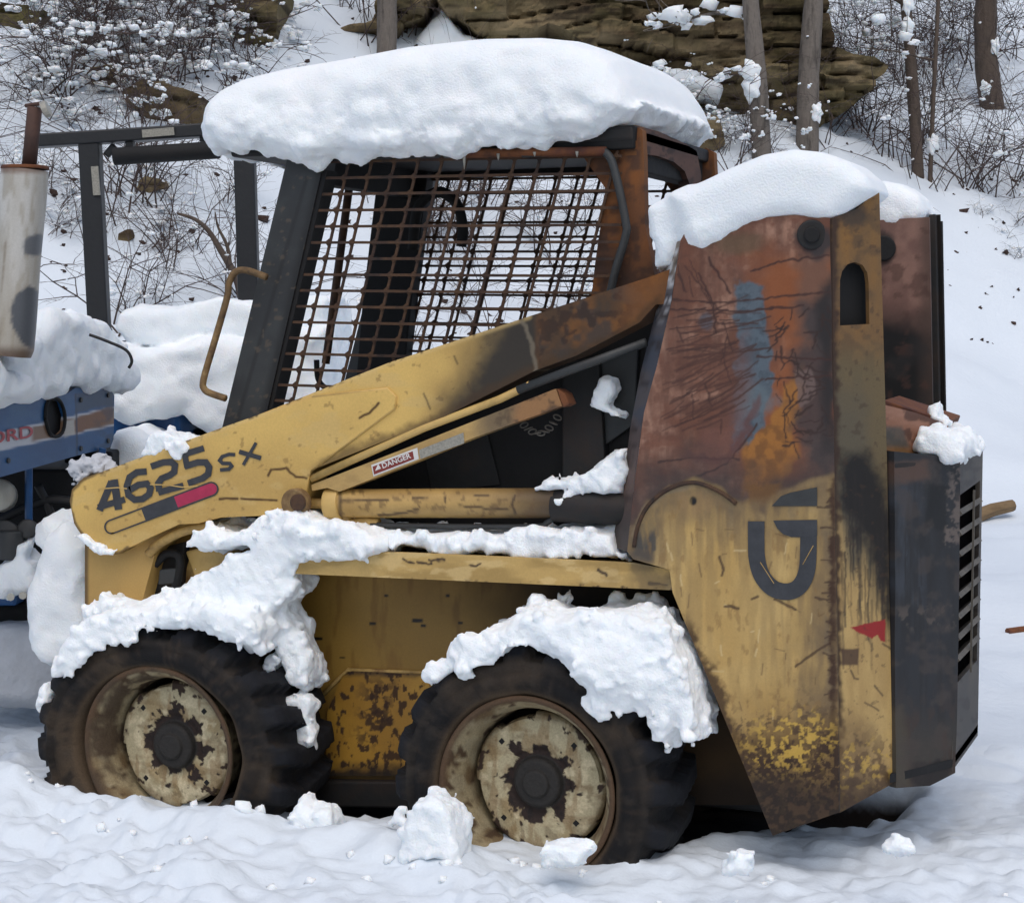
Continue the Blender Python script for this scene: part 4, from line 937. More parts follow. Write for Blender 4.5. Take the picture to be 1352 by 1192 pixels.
    t.lay(yel * t.spots(10, .28, .08, 28, 4, .6, 1.5), (128, 98, 56), .5); t.lay(yel * t.spots(26, .12, .2, 29, 4, .4, 2), (160, 132, 80), .5)
    q = random.Random(5)
    for k in range(40):
        x = q.uniform(880, 1085); y = q.uniform(690, 940); L = q.uniform(3, 18); a = q.uniform(-.6, .6) if q.random() < .5 else q.uniform(1.2, 1.9)
        t.lay(t.stroke([(x, y), (x + L * math.cos(a), y + L * math.sin(a))], q.uniform(.8, 1.6), 1, 1, k), (96, 72, 44) if q.random() < .6 else (206, 184, 136), .6)
    for s in ([(950, 735), (956, 752), (953, 760)], [(993, 790), (1000, 787)], [(958, 800), (975, 802)], [(1050, 880), (1075, 862), (1095, 850)], [(1022, 790), (1050, 804)]): t.lay(t.stroke(s, 3, 1.2, 2), (66, 44, 26), .85)
    # rust creeping from the rear seam
    sd_ = np.abs(px - 1101); t.lay(yel * sst(9, 2, sd_ + 7 * t.nz(9, 31, 4, 2, .8)), (58, 38, 28), .95, .85)
    for k in range(34):
        y = q.uniform(650, 960); L = q.uniform(4, 26) * q.uniform(.4, 1.2); t.lay(t.stroke([(1102, y), (1102 - L * .6, y + q.uniform(-2, 2)), (1102 - L, y + q.uniform(-3, 5))], q.uniform(1, 2.4), 1.1, 2, k), (62, 42, 28), .85)
    # diagonal front edge and the muddy foot
    e = line_d(px, py, [(886, 778), (1020, 1103)]); t.lay(sst(16, 3, e + 12 * t.nz(9, 33)) * sst(800, 840, py), (60, 42, 28), .9, .85)
    t.lay(sst(925, 985, py + 34 * t.nz(36, 34) + .10 * (px - 1040)), (104, 80, 42), .85, .8)
    low = sst(940, 1020, py + 44 * t.nz(30, 35)); t.lay(low * t.spots(5, -.10, .08, 36, 5), (50, 35, 27), .95, .9); t.lay(t.blob(1042, 978, 52, 40, .5, .4, 20, 50) * t.spots(6, .12, .06, 37, 5), (192, 156, 70), .85); t.lay(sst(890, 990, py + 40 * t.nz(30, 51)) * t.spots(6, .16, .06, 52, 5), (64, 46, 32), .85)
    t.lay(sst(1005, 1060, py + 26 * t.nz(24, 39)), (40, 32, 27), .9, .9); t.lay(sst(1000, 1060, py) * t.spots(6, .12, .1, 53, 5), (74, 56, 40), .7)
    return t
TW = [(898, 318), (908, 300), (940, 292), (1000, 288), (1050, 284), (1100, 288), (1101, 600), (1108, 1072), (1020, 1103), (888, 782), (884, 752), (836, 738), (828, 728), (836, 650), (840, 618), (850, 545), (868, 480), (886, 400)]
towers = []
tw = sheet('tower', Y_(-.54), TW, M_PAINT, LD, p_tower, .0026, .012, disp=lambda a, b: .004 * fbm(a / .25, b / .25, 5.0, 2) * sst(.75, 1.0, b))
# front return flange (scorched blue grey)
def p_flange(px, py):
    t = Paint(px, py, (66, 70, 80), .7); t.lay(t.spots(24, .05, .2, 2), (84, 76, 74), .7); t.lay(sst(400, 350, py + 14 * t.nz(20, 3)), (126, 112, 96), .9); t.lay(sst(540, 640, py + 30 * t.nz(30, 4)), (96, 70, 56), .8); t.lay(sst(640, 700, py), (62, 58, 56), .8)
    t.lay(t.spots(6, .2, .08, 5) * sst(440, 380, py), (206, 206, 206), .8); t.lay(t.spots(9, .25, .1, 6), (44, 34, 30), .7); return t
def ribbon(name, A, B, ya, yb, paint, n=60, m=8):
    """ruled strip between two pixel polylines on two depth planes"""
    def res(pl, Y):
        pl = [P(x, y, Y) for x, y in pl]; s = np.r_[0, np.cumsum([np.linalg.norm(b - a) for a, b in zip(pl[:-1], pl[1:])])]; u = np.linspace(0, s[-1], n)
        return np.stack([np.interp(u, s, [p[k] for p in pl]) for k in range(3)], 1)
    a, b = res(A, ya), res(B, yb); V = np.stack([a + (b - a) * j / (m - 1) for j in range(m)], 1).reshape(-1, 3)
    I, J = np.meshgrid(np.arange(n - 1), np.arange(m - 1), indexing='ij'); k = (I * m + J).ravel(); Q = np.stack([k, k + m, k + m + 1, k + 1], 1)
    return quad_mesh(name, V, Q, M_PAINT, LD, True, paint(*proj(V)).rgba())
ribbon('tower_flange', [(898, 318), (886, 400), (868, 480), (850, 545), (840, 618), (836, 650), (828, 728)], [(884, 322), (869, 400), (846, 490), (833, 560), (822, 640), (815, 680), (808, 722)], -.5385, -.45, p_flange)
# rear plate with the arched access hole
def p_rear(px, py):
    t = Paint(px, py, (112, 84, 50), .7)
    t.lay(t.spots(40, .0, .3, 2, 4, .6, 2), (130, 92, 44), .8); t.lay(t.spots(14, .1, .2, 3), (86, 66, 44), .7); t.lay(t.blob(1126, 285, 20, 16, .4, .3, 9, 4), (58, 50, 44), .8)
    t.lay(sst(440, 500, py + 20 * t.nz(30, 5)), (96, 84, 58), .85); t.lay(sst(470, 560, py + 20 * t.nz(30, 6)) * sst(1166, 1130, px + 6 * t.nz(20, 6)), (78, 74, 62), .7)
    bd = 600 + 0.0 * px
    yel = sst(700, 800, py + 60 * t.nz(14, 7, 4, .5, 6) + 50 * (px - 1135) / -35); t.lay(yel, (180, 150, 94), 1, .55)
    soot = t.poly([(1106, 600), (1150, 596), (1172, 640), (1180, 700), (1182, 815), (1170, 830), (1158, 750), (1130, 700), (1106, 670)], 12, 14, 16, 8); t.lay(soot, (22, 21, 22), .96, .85)
    q = random.Random(8)
    for k in range(46):
        x = q.uniform(1106, 1178); y = q.uniform(620, 800); L = q.uniform(20, 110); t.lay(t.stroke([(x, y), (x + q.uniform(-1, 3), y + L)], q.uniform(.8, 2.6), 1.5, 1.5, k), (34, 30, 28), q.uniform(.4, .9))
    t.lay(yel * t.spots(30, .05, .3, 9, 4, .5, 2), (158, 128, 78), .7)
    t.lay(t.stroke([(1100, 288), (1101, 600), (1108, 1072)], 9, 6, 5, 10), (54, 38, 30), .95, .85); t.lay(t.poly([(1110, 857), (1134, 856), (1133, 878), (1112, 878)], 1.5, 1.5), (70, 48, 34), .9)
    t.lay(t.poly([(1123, 828), (1169, 817), (1169, 847), (1163, 846), (1159, 838), (1151, 843), (1142, 838), (1133, 835)], .7, 1.5, 5, 11), (140, 30, 28), 1, .5)
    for s in ([(1123, 885), (1128, 895), (1133, 896)], [(1142, 927), (1152, 932), (1160, 938)], [(1155, 905), (1165, 918)], [(1165, 850), (1178, 857)]): t.lay(t.stroke(s, 2, 1, 1), (70, 52, 34), .8)
    t.lay(sst(915, 1000, py + 40 * t.nz(24, 12)) * sst(1176, 1140, px + 10 * t.nz(20, 1)), (112, 88, 56), .8); t.lay(sst(940, 1010, py) * t.spots(9, -.05, .1, 13), (92, 70, 44), .85); t.lay(sst(960, 1000, py) * t.spots(7, .26, .06, 16), (186, 152, 70), .7)
    t.lay(sst(1010, 1050, py + 14 * t.nz(14, 14)), (64, 50, 40), .9, .9); t.lay(t.spots(7, .3, .08, 15), (60, 44, 32), .5)
    return t
FR = frame3(P(1101, 600, -.538), P(1170, 600, -.42), (-.5, 1, 0))
hole = [(1109, 430), (1109, 370), (1112, 358), (1119, 349), (1129, 346), (1139, 350), (1145, 360), (1147, 374), (1148, 428)]
rp = sheet('rear_plate', FR, [(1099, 288), (1132, 276), (1152, 258), (1161, 254), (1166, 430), (1171, 600), (1179, 1034), (1108, 1073), (1101, 600)], M_PAINT, tw, p_rear, .0025, .012, holes=[hole])
q_ = [FR.to3(*FR.hit(*p), .035) for p in [(1099, 300), (1160, 262), (1172, 600), (1176, 1000), (1110, 1030)]]
link_mesh('hole_backing', q_, [tuple(range(5))], M_BLACK, tw)  # black sheet stands in for the shade inside the hole
inner = pp([(898, 318), (908, 300), (1000, 288), (1100, 288), (1101, 600), (1108, 1040), (1020, 1060), (888, 782), (828, 728), (850, 545), (886, 400)], -.54)
MB().prism([p + (0, .20, 0) for p in inner], (0, .012, 0)).build('tower_inner_plate', M_BLACK, tw)
MB().tube(pipe_pts(pp([(837, 722), (842, 695), (856, 667), (882, 646), (915, 637), (948, 648), (972, 665)], -.541), 5), .005, 8).build('weld_bead', M_RUSTY, tw, smooth=True)
MB().tube([P(1072, 310, -.54), P(1072, 310, -.548)], .034, 20).build('pivot_boss', M_DARK2, tw, .004)
MB().tube([P(1072, 310, -.548), P(1072, 310, -.558)], .018, 16).build('pivot_pin', M_BLACK, tw, .003)
# printed letter remains, reading up the upright
FT = Y_(-.5425)
print_strokes('printed_letter', FT, [([tuple(p_) for p_ in pipe_pts([(998.5, 688), (998.5, 715), (999.5, 738), (1006, 760), (1020, 776), (1038, 781), (1053, 776), (1063, 761), (1067, 738), (1067.5, 690)], 5)], 22)], M_PRINT, tw)
print_poly('printed_letter', FT, [(1021, 687), (1079, 686), (1079, 707), (1060, 709), (1045, 709), (1034, 705), (1026, 697)], M_PRINT, tw, -.0006)
print_poly('printed_letter', FT, [(1019, 668), (1031, 655), (1044, 650), (1079, 643), (1079, 668)], M_DARK, tw, -.0006)
for sc_ in ([(1004, 742), (1022, 770)], [(1060, 745), (1074, 720)]): print_strokes('paint_scratch', FT, [(sc_, .9)], M_YELD, tw, -.0014)
# far upright: the same shape mirrored
def p_far(px, py):
    t = Paint(px, py, (112, 82, 72), .75); t.lay(t.spots(30, .0, .3, 2), (140, 106, 92), .8); t.lay(sst(385, 435, py + 12 * t.nz(30, 3) - .2 * (px - 1160)), (17, 16, 17), 1); t.lay(sst(1205, 1226, px), (70, 54, 46), .7)
    t.lay(t.blob(1166, 328, 16, 22, .3, .3, 9, 5), (44, 38, 36), .9); t.lay(t.spots(12, .2, .12, 6), (72, 48, 40), .6); t.lay(t.spots(30, .15, .2, 8) * sst(430, 460, py), (38, 36, 36), .6); return t
farp = [p + (0, .87, 0) for p in inner]
for i_, xr_ in ((3, 1.088), (4, 1.108), (5, 1.135)): farp[i_][0] = xr_
farp[3][2] = 1.70; farp[2][2] = 1.69
ff = Y_(.33)
def fx(p): a, b = proj(np.array([p]))[0][0], proj(np.array([p]))[1][0]; return (a, b)
tf = sheet('tower', ff, [fx(p) for p in farp], M_PAINT, LD, p_far, .006, .012)
MB().prism([p + (0, .21, 0) for p in farp], (0, .012, 0)).build('tower_outer_plate', M_BLACK, tf)
a0, a1 = P(1101, 288, -.54), P(1161, 254, -.42)
mir = lambda p, dy=0: np.array((p[0], -p[1] + dy, p[2]))
r_ = [mir(P(*p)) for p in [(1101, 288, -.54), (1161, 256, -.42), (1171, 600, -.42), (1179, 1034, -.42), (1108, 1072, -.54), (1101, 600, -.54)]]
MB().prism(r_, (-.012, .006, 0)).build('rear_plate', M_DARK2, tf)
e0, e1 = r_[1], r_[3]
MB().beam(e0 - (.02, 0, 0), e1 - (.02, 0, 0), .02, .03, (0, 1, 0)).build('rear_edge', M_DARK2, tf, .003)
MB().tube([P(1166, 328, .33), P(1166, 328, .315)], .034, 20).build('pivot_boss', M_BLACK, tf, .004)

# ---- cab
def p_pil(px, py):
    t = Paint(px, py, (54, 56, 56), .5); t.lay(t.spots(40, .0, .3, 2), (44, 45, 46), .8); e = line_d(px, py, [(405, 235), (312, 560)]); t.lay(sst(4, 1, e), (34, 34, 34), .7)
    t.lay(sst(0, 14, px - (424 - (py - 225) * .232) + 12), (24, 23, 23), .9); t.lay(t.spots(8, .34, .06, 5), (92, 80, 66), .5); return t
fp = sheet('cab_pillar', Y_(-.31), [(384, 190), (430, 190), (425, 225), (352, 545), (340, 570), (292, 570), (298, 545)], M_PAINT, LD, p_pil, .004, .07)
copy_part(fp, LD, .66)
MB().prism(pp([(424, 225), (432, 225), (358, 545), (350, 545)], -.305), (0, .06, 0)).build('cab_pillar_edge', M_BLACK, LD)
mbx = MB().prism(pp([(470, 215), (520, 215), (450, 545), (395, 560)], -.05), (0, .16, 0))
def p_rs(px, py):
    t = Paint(px, py, (104, 66, 40), .85); t.lay(t.spots(30, .0, .3, 2, 4, .6, 2), (128, 78, 36), .8); t.lay(t.spots(14, .1, .2, 3), (66, 46, 36), .8); t.lay(t.spots(40, .15, .2, 5), (52, 40, 36), .7)
    t.lay(sst(0, 8, px - 842) * sst(260, 200, py), (120, 76, 36), .8); return t
rs = sheet('cab_rear_side', Y_(-.285), [(762, 196), (805, 190), (836, 165), (848, 172), (850, 205), (852, 300), (866, 372), (780, 400), (786, 345), (800, 250)], M_PAINT, LD, p_rs, .004, .03)
copy_part(rs, LD, .63)
tb = MB().tube(pipe_pts(pp([(690, 203), (780, 200), (803, 205), (814, 235), (826, 292), (826, 312), (812, 360), (804, 396)], -.315), 6), .0105, 10).build('cab_side_tube', M_DARK, LD, smooth=True)
copy_part(tb, LD, .65)
FC = Frame(P(838, 165, -.30), (0, 1, 0), n=(-1, 0, 0))
def p_rc(px, py):
    t = Paint(px, py, (80, 58, 50), .8); t.lay(t.spots(20, .0, .3, 2), (98, 70, 58), .8); t.lay(sst(856, 846, px), (118, 74, 36), .9); t.lay(t.spots(8, .2, .1, 3), (46, 34, 30), .8); return t
sheet('cab_rear_frame', FC, [(838, 165), (870, 174), (905, 190), (920, 200), (926, 232), (918, 420), (850, 430), (846, 300)], M_PAINT, LD, p_rc, .004, .03, holes=[[(852, 204), (868, 206), (890, 214), (904, 226), (910, 242), (905, 330), (856, 330)]])
RX0, RX1 = P(400, 186, -.3)[0] - .22, P(838, 165, -.3)[0]
MB().box(((RX0 + RX1) / 2, .03, 1.885), RX1 - RX0, .68, .036).build('cab_roof', M_DARK2, LD, .008)
tr_ = MB().prism(pp([(385, 186), (838, 165), (836, 196), (800, 198), (700, 200), (560, 205), (430, 214), (384, 222)], -.307), (0, .04, 0)).build('roof_rail', M_BLACK, LD, .004)
copy_part(tr_, LD, .66)
rr2 = MB().tube(pp([(610, 203), (800, 200)], -.315), .012, 8).build('roof_lip', M_RUST, LD, smooth=True)
mb = MB(); mb.box((RX0 + .24, .03, 1.84), .05, .62, .10); mb.build('roof_front_rail', M_BLACK, LD, .004)
mb = MB(); mb.box((RX1 - .04, .03, 1.845), .05, .62, .09); mb.build('roof_rear_rail', M_BLACK, LD, .004)
for x, y0_, y1_ in ((613, 204, 224), (658, 203, 212), (706, 201, 207), (762, 200, 208)):
    a_, b_ = P(x, y0_, -.325), P(x, y1_, -.325); MB().tube([a_, (a_ + b_) / 2, b_], [.005, .0035, .001], 6).build('icicle', M_GALV, LD, smooth=True)
# wire mesh side screen: bars follow the slant of the front pillar
L0, L1 = P(430, 214, -.30), P(354, 540, -.30); R0, R1 = P(812, 200, -.30), P(812, 400, -.30)
ztop, zbot = L0[2], 1.13
slx = (L1[0] - L0[0]) / (L1[2] - L0[2])
mbs = MB(); xs_ = lambda z: L0[0] + slx * (z - L0[2])
nrow, ncol = 20, 16; dz_ = .0425; dxm = .0685
rows = [ztop - .012 - i * dz_ for i in range(nrow)]
xr = P(806, 210, -.30)[0]
def roww(z): return max(.0042, .0042)
q = random.Random(2)
for z in rows: mbs.beam((xs_(z) - .01, -.30, z + .012), (xr + .03, -.30, z - .002), .0070, .005)
for j in range(1, 24):
    x = L0[0] + j * dxm
    za, zb = ztop, zbot
    xa, xb = x, x + slx * (zbot - ztop)
    if xa > xr + .02:
        t = (xr + .02 - xa) / (xb - xa); za = ztop + t * (zbot - ztop); xa = xr + .02
        if za < zbot + .05: continue
    mbs.beam((xa, -.296, za), (xb, -.296, zb), .0070, .005)
for z in rows:
    for j in range(0, 24):
        x = L0[0] + j * dxm + slx * (z - ztop)
        if xs_(z) < x < xr + .02: mbs.box((x, -.298, z + .012 - .014 * (x - xs_(z)) / max(.1, xr - xs_(z))), .0155, .005, .0145, [np.array((.8, 0, .6)), np.array((0, 1., 0)), np.array((-.6, 0, .8))])
sc1 = mbs.build('mesh_screen', M_RUSTY, LD); copy_part(sc1, LD, .64); sc1['kind'] = 'thing'
# burnt seat frame / lever and hose inside
MB().tube(pipe_pts(pp([(545, 330), (552, 275), (578, 254), (602, 268), (611, 300), (609, 326)], .05), 6), .016, 8).build('control_hose', M_BLACK, LD, smooth=True)
MB().tube(pipe_pts(pp([(462, 240), (430, 480)], .1), 3), .012, 6).build('cab_strut', M_RUSTY, LD, smooth=True)
MB().tube(pipe_pts(pp([(418, 475), (420, 500), (430, 512), (445, 514)], -.1), 5), .008, 6).build('control_rod', M_BLACK, LD, smooth=True)
MB().prism(pp([(500, 215), (566, 215), (552, 330), (545, 380), (534, 480), (470, 500), (478, 400)], .30), (0, .05, 0)).build('cab_inner_post', M_BLACK, LD, .004)
# grab handle ahead of the pillar
MB().tube(pipe_pts(pp([(352, 366), (325, 357), (310, 360), (302, 375), (300, 392), (285, 445), (269, 500), (270, 514), (280, 520), (298, 526)], -.36), 5), .0095, 10).build('grab_handle', M_BROWN, LD, smooth=True)
# ---- engine door and hood
def p_door(px, py):
    t = Paint(px, py, (33, 34, 37), .6)
    t.lay(t.poly([(1178, 640), (1216, 630), (1218, 800), (1180, 800)], 10, 12), (52, 56, 63), .8); t.lay(t.spots(30, .1, .3, 2, 4, .4, 2), (26, 25, 25), .8); t.lay(t.poly([(1180, 612), (1226, 610), (1226, 632), (1180, 640)], 5, 6), (84, 62, 50), .8)
    t.lay(t.poly([(1226, 640), (1250, 640), (1250, 698), (1222, 698)], 4, 5, 12, 4), (14, 14, 14), .95); t.lay(t.poly([(1254, 600), (1275, 600), (1270, 720), (1248, 720)], 4, 8) * t.spots(6, .0, .15, 5), (104, 92, 84), .8)
    q = random.Random(4)
    for k in range(22):
        x = q.uniform(1195, 1262); y = q.uniform(690, 850); t.lay(t.stroke([(x, y), (x + q.uniform(-1, 2), y + q.uniform(20, 130))], q.uniform(.8, 2), 1.2, 1, k), (28, 27, 27), .8)
    t.lay(t.spots(12, .2, .12, 8) * sst(790, 810, py) * sst(840, 820, py), (86, 76, 68), .7)
    t.lay(sst(900, 990, py + 40 * t.nz(40, 9)), (64, 58, 50), .7, .8); t.lay(sst(880, 980, py) * t.spots(16, .1, .15, 10, 4, .6, 1.6), (58, 44, 36), .8); t.lay(t.poly([(1202, 1005), (1262, 1000), (1250, 1030), (1202, 1045)], 4, 12, 14, 11), (30, 24, 22), .9)
    t.lay(t.poly([(1178, 940), (1196, 930), (1200, 1040), (1180, 1040)], 6, 8), (72, 66, 52), .6); t.lay(t.spots(22, .2, .15, 12), (66, 56, 50), .5); return t
d0, d1 = P(1181, 600, -.42), P(1264, 605, -.21)
FD = frame3(d0, d1, (-.5, 1, 0))
door = sheet('engine_door', FD, [(1181, 596), (1268, 604), (1266, 800), (1262, 1020), (1228, 1037), (1183, 1040)], M_PAINT, LD, p_door, .003, .02, disp=lambda a, b: .003 * fbm(a / .15, b / .15, 2.0, 3))
FG = Frame(np.array((d1[0], -.21, 0)), (0, 1, 0), n=(-1, 0, 0))
zt, zb_ = d1[2], .335; ga, gb, gw = .03, .30, .40
def p_grill(px, py):
    t = Paint(px, py, (58, 54, 50), .65); t.lay(t.spots(30, .05, .3, 2, 4, .5, 1.5), (74, 66, 56), .8); t.lay(t.spots(9, .25, .1, 3), (40, 32, 28), .8); return t
def gp(a, b): return fx(FG.to3(np.array(a), np.array(b)))
za_, zb2 = P(1275, 655, -.18)[2], P(1275, 905, -.18)[2]
sheet('grille_frame', FG, [gp(0, zt - .012), gp(.42, zt + .0), gp(.42, zb_), gp(0, zb_)], M_PAINT, door, p_grill, .005, .012, holes=[[gp(.045, za_), gp(.38, za_ + .01), gp(.38, zb2), gp(.045, zb2)]])
link_mesh('grille_back', [FG.to3(np.array(a), np.array(b), .06) for a, b in [(.0, za_ + .03), (.42, za_ + .03), (.42, zb2 - .03), (0, zb2 - .03)]], [(0, 1, 2, 3)], M_BLACK, door)  # black sheet stands for the dark behind the slats
NB = 9
for k in range(1, NB):
    z = za_ + (zb2 - za_) * k / NB
    mb = MB(); c = FG.to3(np.array(.2125), np.array(z), .012); mb.box(c, .34, .040, .013, [FG.u, FG.n * .8 + FG.v * -.6, np.cross(FG.u, FG.n * .8 + FG.v * -.6)]); mb.build('grille_slat', M_SLAT, door)
mb = MB(); mb.beam(FG.to3(np.array(.21), np.array(za_), -.010), FG.to3(np.array(.21), np.array(zb2), -.010), .005, .005, FG.u); mb.build('grille_bar', M_SLAT, door)
dm0, dm1 = mir(d0), mir(d1)
top = [d0, d1, dm1, dm0]
MB().prism([p * (1, 1, 0) + (0, 0, 1.095) for p in top], (0, 0, -.015)).build('door_top', M_DARK2, LD, .004)
MB().prism([np.array((p[0], p[1], zb_ + .03)) for p in (d0, d1, dm1, dm0)], (0, 0, -.02)).build('door_bottom', M_BLACK, LD)
MB().prism([np.array((p[0], p[1], z)) for p, z in ((dm1, zb_), (dm0, zb_), (dm0, 1.09), (dm1, 1.09))], (-.02, -.02, 0)).build('door_far_side', M_DARK2, LD)
# copper coloured hood plates between the uprights
MB().prism([P(1166, 528, -.30), P(1254, 556, -.10), P(1250, 566, -.10), P(1166, 545, -.30)], (-.02, .30, .0)).build('hood_lid', M_RUST, LD, .003)
def p_hood(px, py):
    t = Paint(px, py, (138, 96, 74), .7); t.lay(t.spots(20, .0, .3, 2, 4, 2, .7), (158, 118, 98), .8); t.lay(t.spots(12, .1, .15, 3), (72, 48, 40), .8); t.lay(sst(575, 590, py - .3 * (px - 1170)), (128, 92, 50), .8); t.lay(t.poly([(1166, 562), (1190, 565), (1200, 590), (1168, 590)], 4, 5), (72, 74, 68), .8); return t
FHd = frame3(P(1168, 560, -.36), P(1250, 580, -.14), (-.5, 1, 0))
sheet('hood_side', FHd, [(1166, 534), (1210, 545), (1240, 556), (1252, 560), (1250, 602), (1210, 600), (1166, 594)], M_PAINT, LD, p_hood, .004, .02)

# ================================================================== SNOW LYING ON THE MACHINE
for lab, pl in SNOWBANKS:
    c_ = np.mean(pl, 0); d_ = depth_of(hit(930, 222)) + .62 if ('shelf' in lab or 'pad' in lab or 'ledge' in lab) else depth_of(hit(c_[0], max(p[1] for p in pl))) - .1
    fr_ = Frame(PD(c_[0], c_[1], d_), RT, n=FH)
    snow('snow_bank', lab, [extr(fr_, pl, 0, 1.2, .12, .03, .3)], .03, (.05, .02), (.35, .1), lumpy=None)
# thick slab on the cab roof
def roof_lump(X, Y, Z): return sst(2.06, 1.92, Z) * 1.0 + .03
roofpl = [(278, 175), (276, 160), (284, 146), (302, 128), (330, 110), (370, 100), (470, 84), (600, 70), (700, 64), (790, 68), (850, 86), (898, 116), (924, 142), (926, 165), (915, 190), (860, 206), (700, 212), (400, 220), (300, 206), (284, 192)]
rx0 = P(275, 165, -.32)[0]; rx1 = RX1 + .035
RTOP = [(P(x, y, Y_)[0], P(x, y, Y_)[2]) for x, y, Y_ in [(276, 150, -.25), (286, 138, -.25), (304, 124, -.22), (350, 106, -.2), (410, 97, -.15), (480, 89, -.1), (600, 77, 0), (700, 71, .05), (780, 72, .10), (830, 79, .15), (870, 93, .22), (900, 110, .28), (922, 136, .32), (934, 160, .34)]]
def roof_field(X, Y, Z):
    u = np.clip((X - rx0) / (rx1 - rx0), 0, 1)
    ztop = np.interp(X, [p[0] for p in RTOP], [p[1] for p in RTOP])
    v = np.clip(np.abs(Y - .03) / .44, 0, 1.3); ztop = ztop - .075 * np.maximum(v, 0) ** 6 + .005 * vnoise(X / .3, Y / .3, 2.0)
    ends = np.maximum(rx0 - X, X - rx1) + .03 * vnoise(Y / .22, Z / .2, 4.0)
    hem = .016 * vnoise(X / .12, Y / .12, 3.0) + .014 * vnoise(X / .04, Y / .04, 5.0)
    zb = 1.878 - .026 * sst(-.55, -.35, X) * (1 - sst(.30, .46, X)) + hem - .034 * np.exp(-((X - P(400, 215, -.4)[0]) / .06) ** 2) * (Y < 0) + .055 * sst(RX1 - .10, RX1 + .02, X)
    dz = np.maximum(Z - ztop, zb - Z); dy = np.abs(Y - .03) - .415 - .012 * vnoise(X / .14, Z / .12, 7.0) - .010 * vnoise(X / .05, Z / .04, 8.0)
    r = .070; a = np.maximum(ends + r, 0); b = np.maximum(dy + r, 0); c = np.maximum(dz + r, 0)
    return np.sqrt(a * a + b * b + c * c) - r + np.minimum(np.maximum(np.maximum(ends, dy), dz) + r, 0)
roof_field.bb = (np.array((rx0, -.44, 1.78)), np.array((rx1, .50, 2.20)))
snow('roof_snow', 'thick smooth slab of snow overhanging the burnt cab roof', [roof_field],     .0065, (.006, .005, .004), (.10, .04, .016), cut=[boxf(((RX0 + RX1) / 2, .03, 1.70), ((RX1 - RX0) / 2 + .004, .345, .203))], lumpy=roof_lump)
# cap on the near upright
T1 = Y_(-.545)
snow('upright_snow', 'smooth rounded snow cap drooping over the near rusty upright', [
    extr(T1, [(905, 322), (925, 330), (950, 318), (985, 300), (1020, 291), (1050, 288), (1075, 294), (1098, 292), (1118, 276), (1138, 260), (1150, 250), (1142, 232), (1118, 212), (1085, 200), (1045, 196), (1005, 203), (960, 221), (915, 243), (885, 258)], -.015, .26, .045),
    extr(T1, [(845, 272), (862, 262), (900, 247), (930, 262), (925, 330), (905, 342), (895, 334), (888, 318), (880, 338), (862, 330), (848, 312)], .03, .22, .035),
    extr(T1, [(868, 315), (886, 318), (876, 344), (862, 352), (850, 361), (848, 354)], .05, .13, .018)],
    .007, (.007, .004), (.08, .022), .05, lumpy=lambda X, Y, Z: .8 * sst(1.72, 1.58, Z) + .03)
snow('upright_snow', 'small round snow cap on the far upright', [extr(Y_(.36), [(1120, 300), (1190, 306), (1214, 298), (1222, 280), (1212, 258), (1192, 243), (1165, 238), (1130, 246), (1100, 280)], -.03, .22, .05)], .008, (.008, .004), (.08, .025), lumpy=lambda X, Y, Z: sst(1.80, 1.66, Z) + .15)
# front tyre : thick tumbled drift from the ledge down over the tread
A1, A2, A3 = Y_(-.63), Y_(-.52), Y_(-.50)
rough = lambda X, Y, Z: np.full_like(X, 1.0)
def tyre_cut(c): 
    def f(X, Y, Z):
        rad = np.hypot((X - c[0]) , (Z - c[1])); q = np.maximum(rad - .335, np.abs(Y + .482) - .16); return q
    return f
snow('tyre_snow', 'big tumbled drift of snow draped over the front tyre and ledge', [
    extr(A1, [(76, 886), (82, 856), (108, 826), (150, 806), (200, 804), (240, 796), (290, 800), (330, 806), (345, 840), (330, 858), (305, 850), (280, 832), (250, 828), (225, 832), (195, 838), (160, 852), (125, 866), (95, 892)], -.02, .25, .028, .012),
    extr(A2, [(108, 840), (114, 796), (140, 784), (190, 794), (240, 766), (290, 742), (330, 722), (300, 730), (262, 728), (248, 722), (252, 706), (280, 696), (300, 700), (322, 694), (345, 676), (372, 668), (410, 680), (440, 690), (480, 694), (506, 712), (504, 722), (480, 730), (440, 736), (396, 742), (378, 762), (384, 786), (366, 808), (352, 830), (340, 850), (300, 840), (250, 828), (180, 832)], -.03, .17, .03, .014),
    extr(A3, [(340, 824), (372, 812), (390, 848), (404, 884), (404, 902), (388, 912), (376, 894), (366, 868), (350, 848)], .0, .12, .020, .010)],
    .0060, (.012, .004, .003), (.11, .05, .018), .03, crumbs=700, lumpy=rough, cut=[tyre_cut(FWH)])
for lab, pl in (('elongated clump of snow stuck low on the front tyre tread', [(370, 930), (385, 920), (402, 922), (412, 932), (408, 956), (414, 968), (404, 988), (384, 992), (372, 984), (388, 962), (386, 944)]),
                ('small tuft of snow stuck on the front tyre shoulder', [(346, 872), (356, 866), (364, 872), (362, 892), (352, 896)]),):
    snow('snow_clump', lab, [extr(Y_(-.50), pl, -.005, .05, .012, .010)], .006, (.006, .004), (.04, .015), crumbs=14)
snow('snow_clump', 'thin clump of snow on the leading edge of the front tyre', [extr(Y_(-.60), [(52, 912), (62, 902), (70, 912), (66, 936), (58, 944), (48, 934)], -.02, .1, .014, .006)], .006, (.006, .004), (.04, .015))
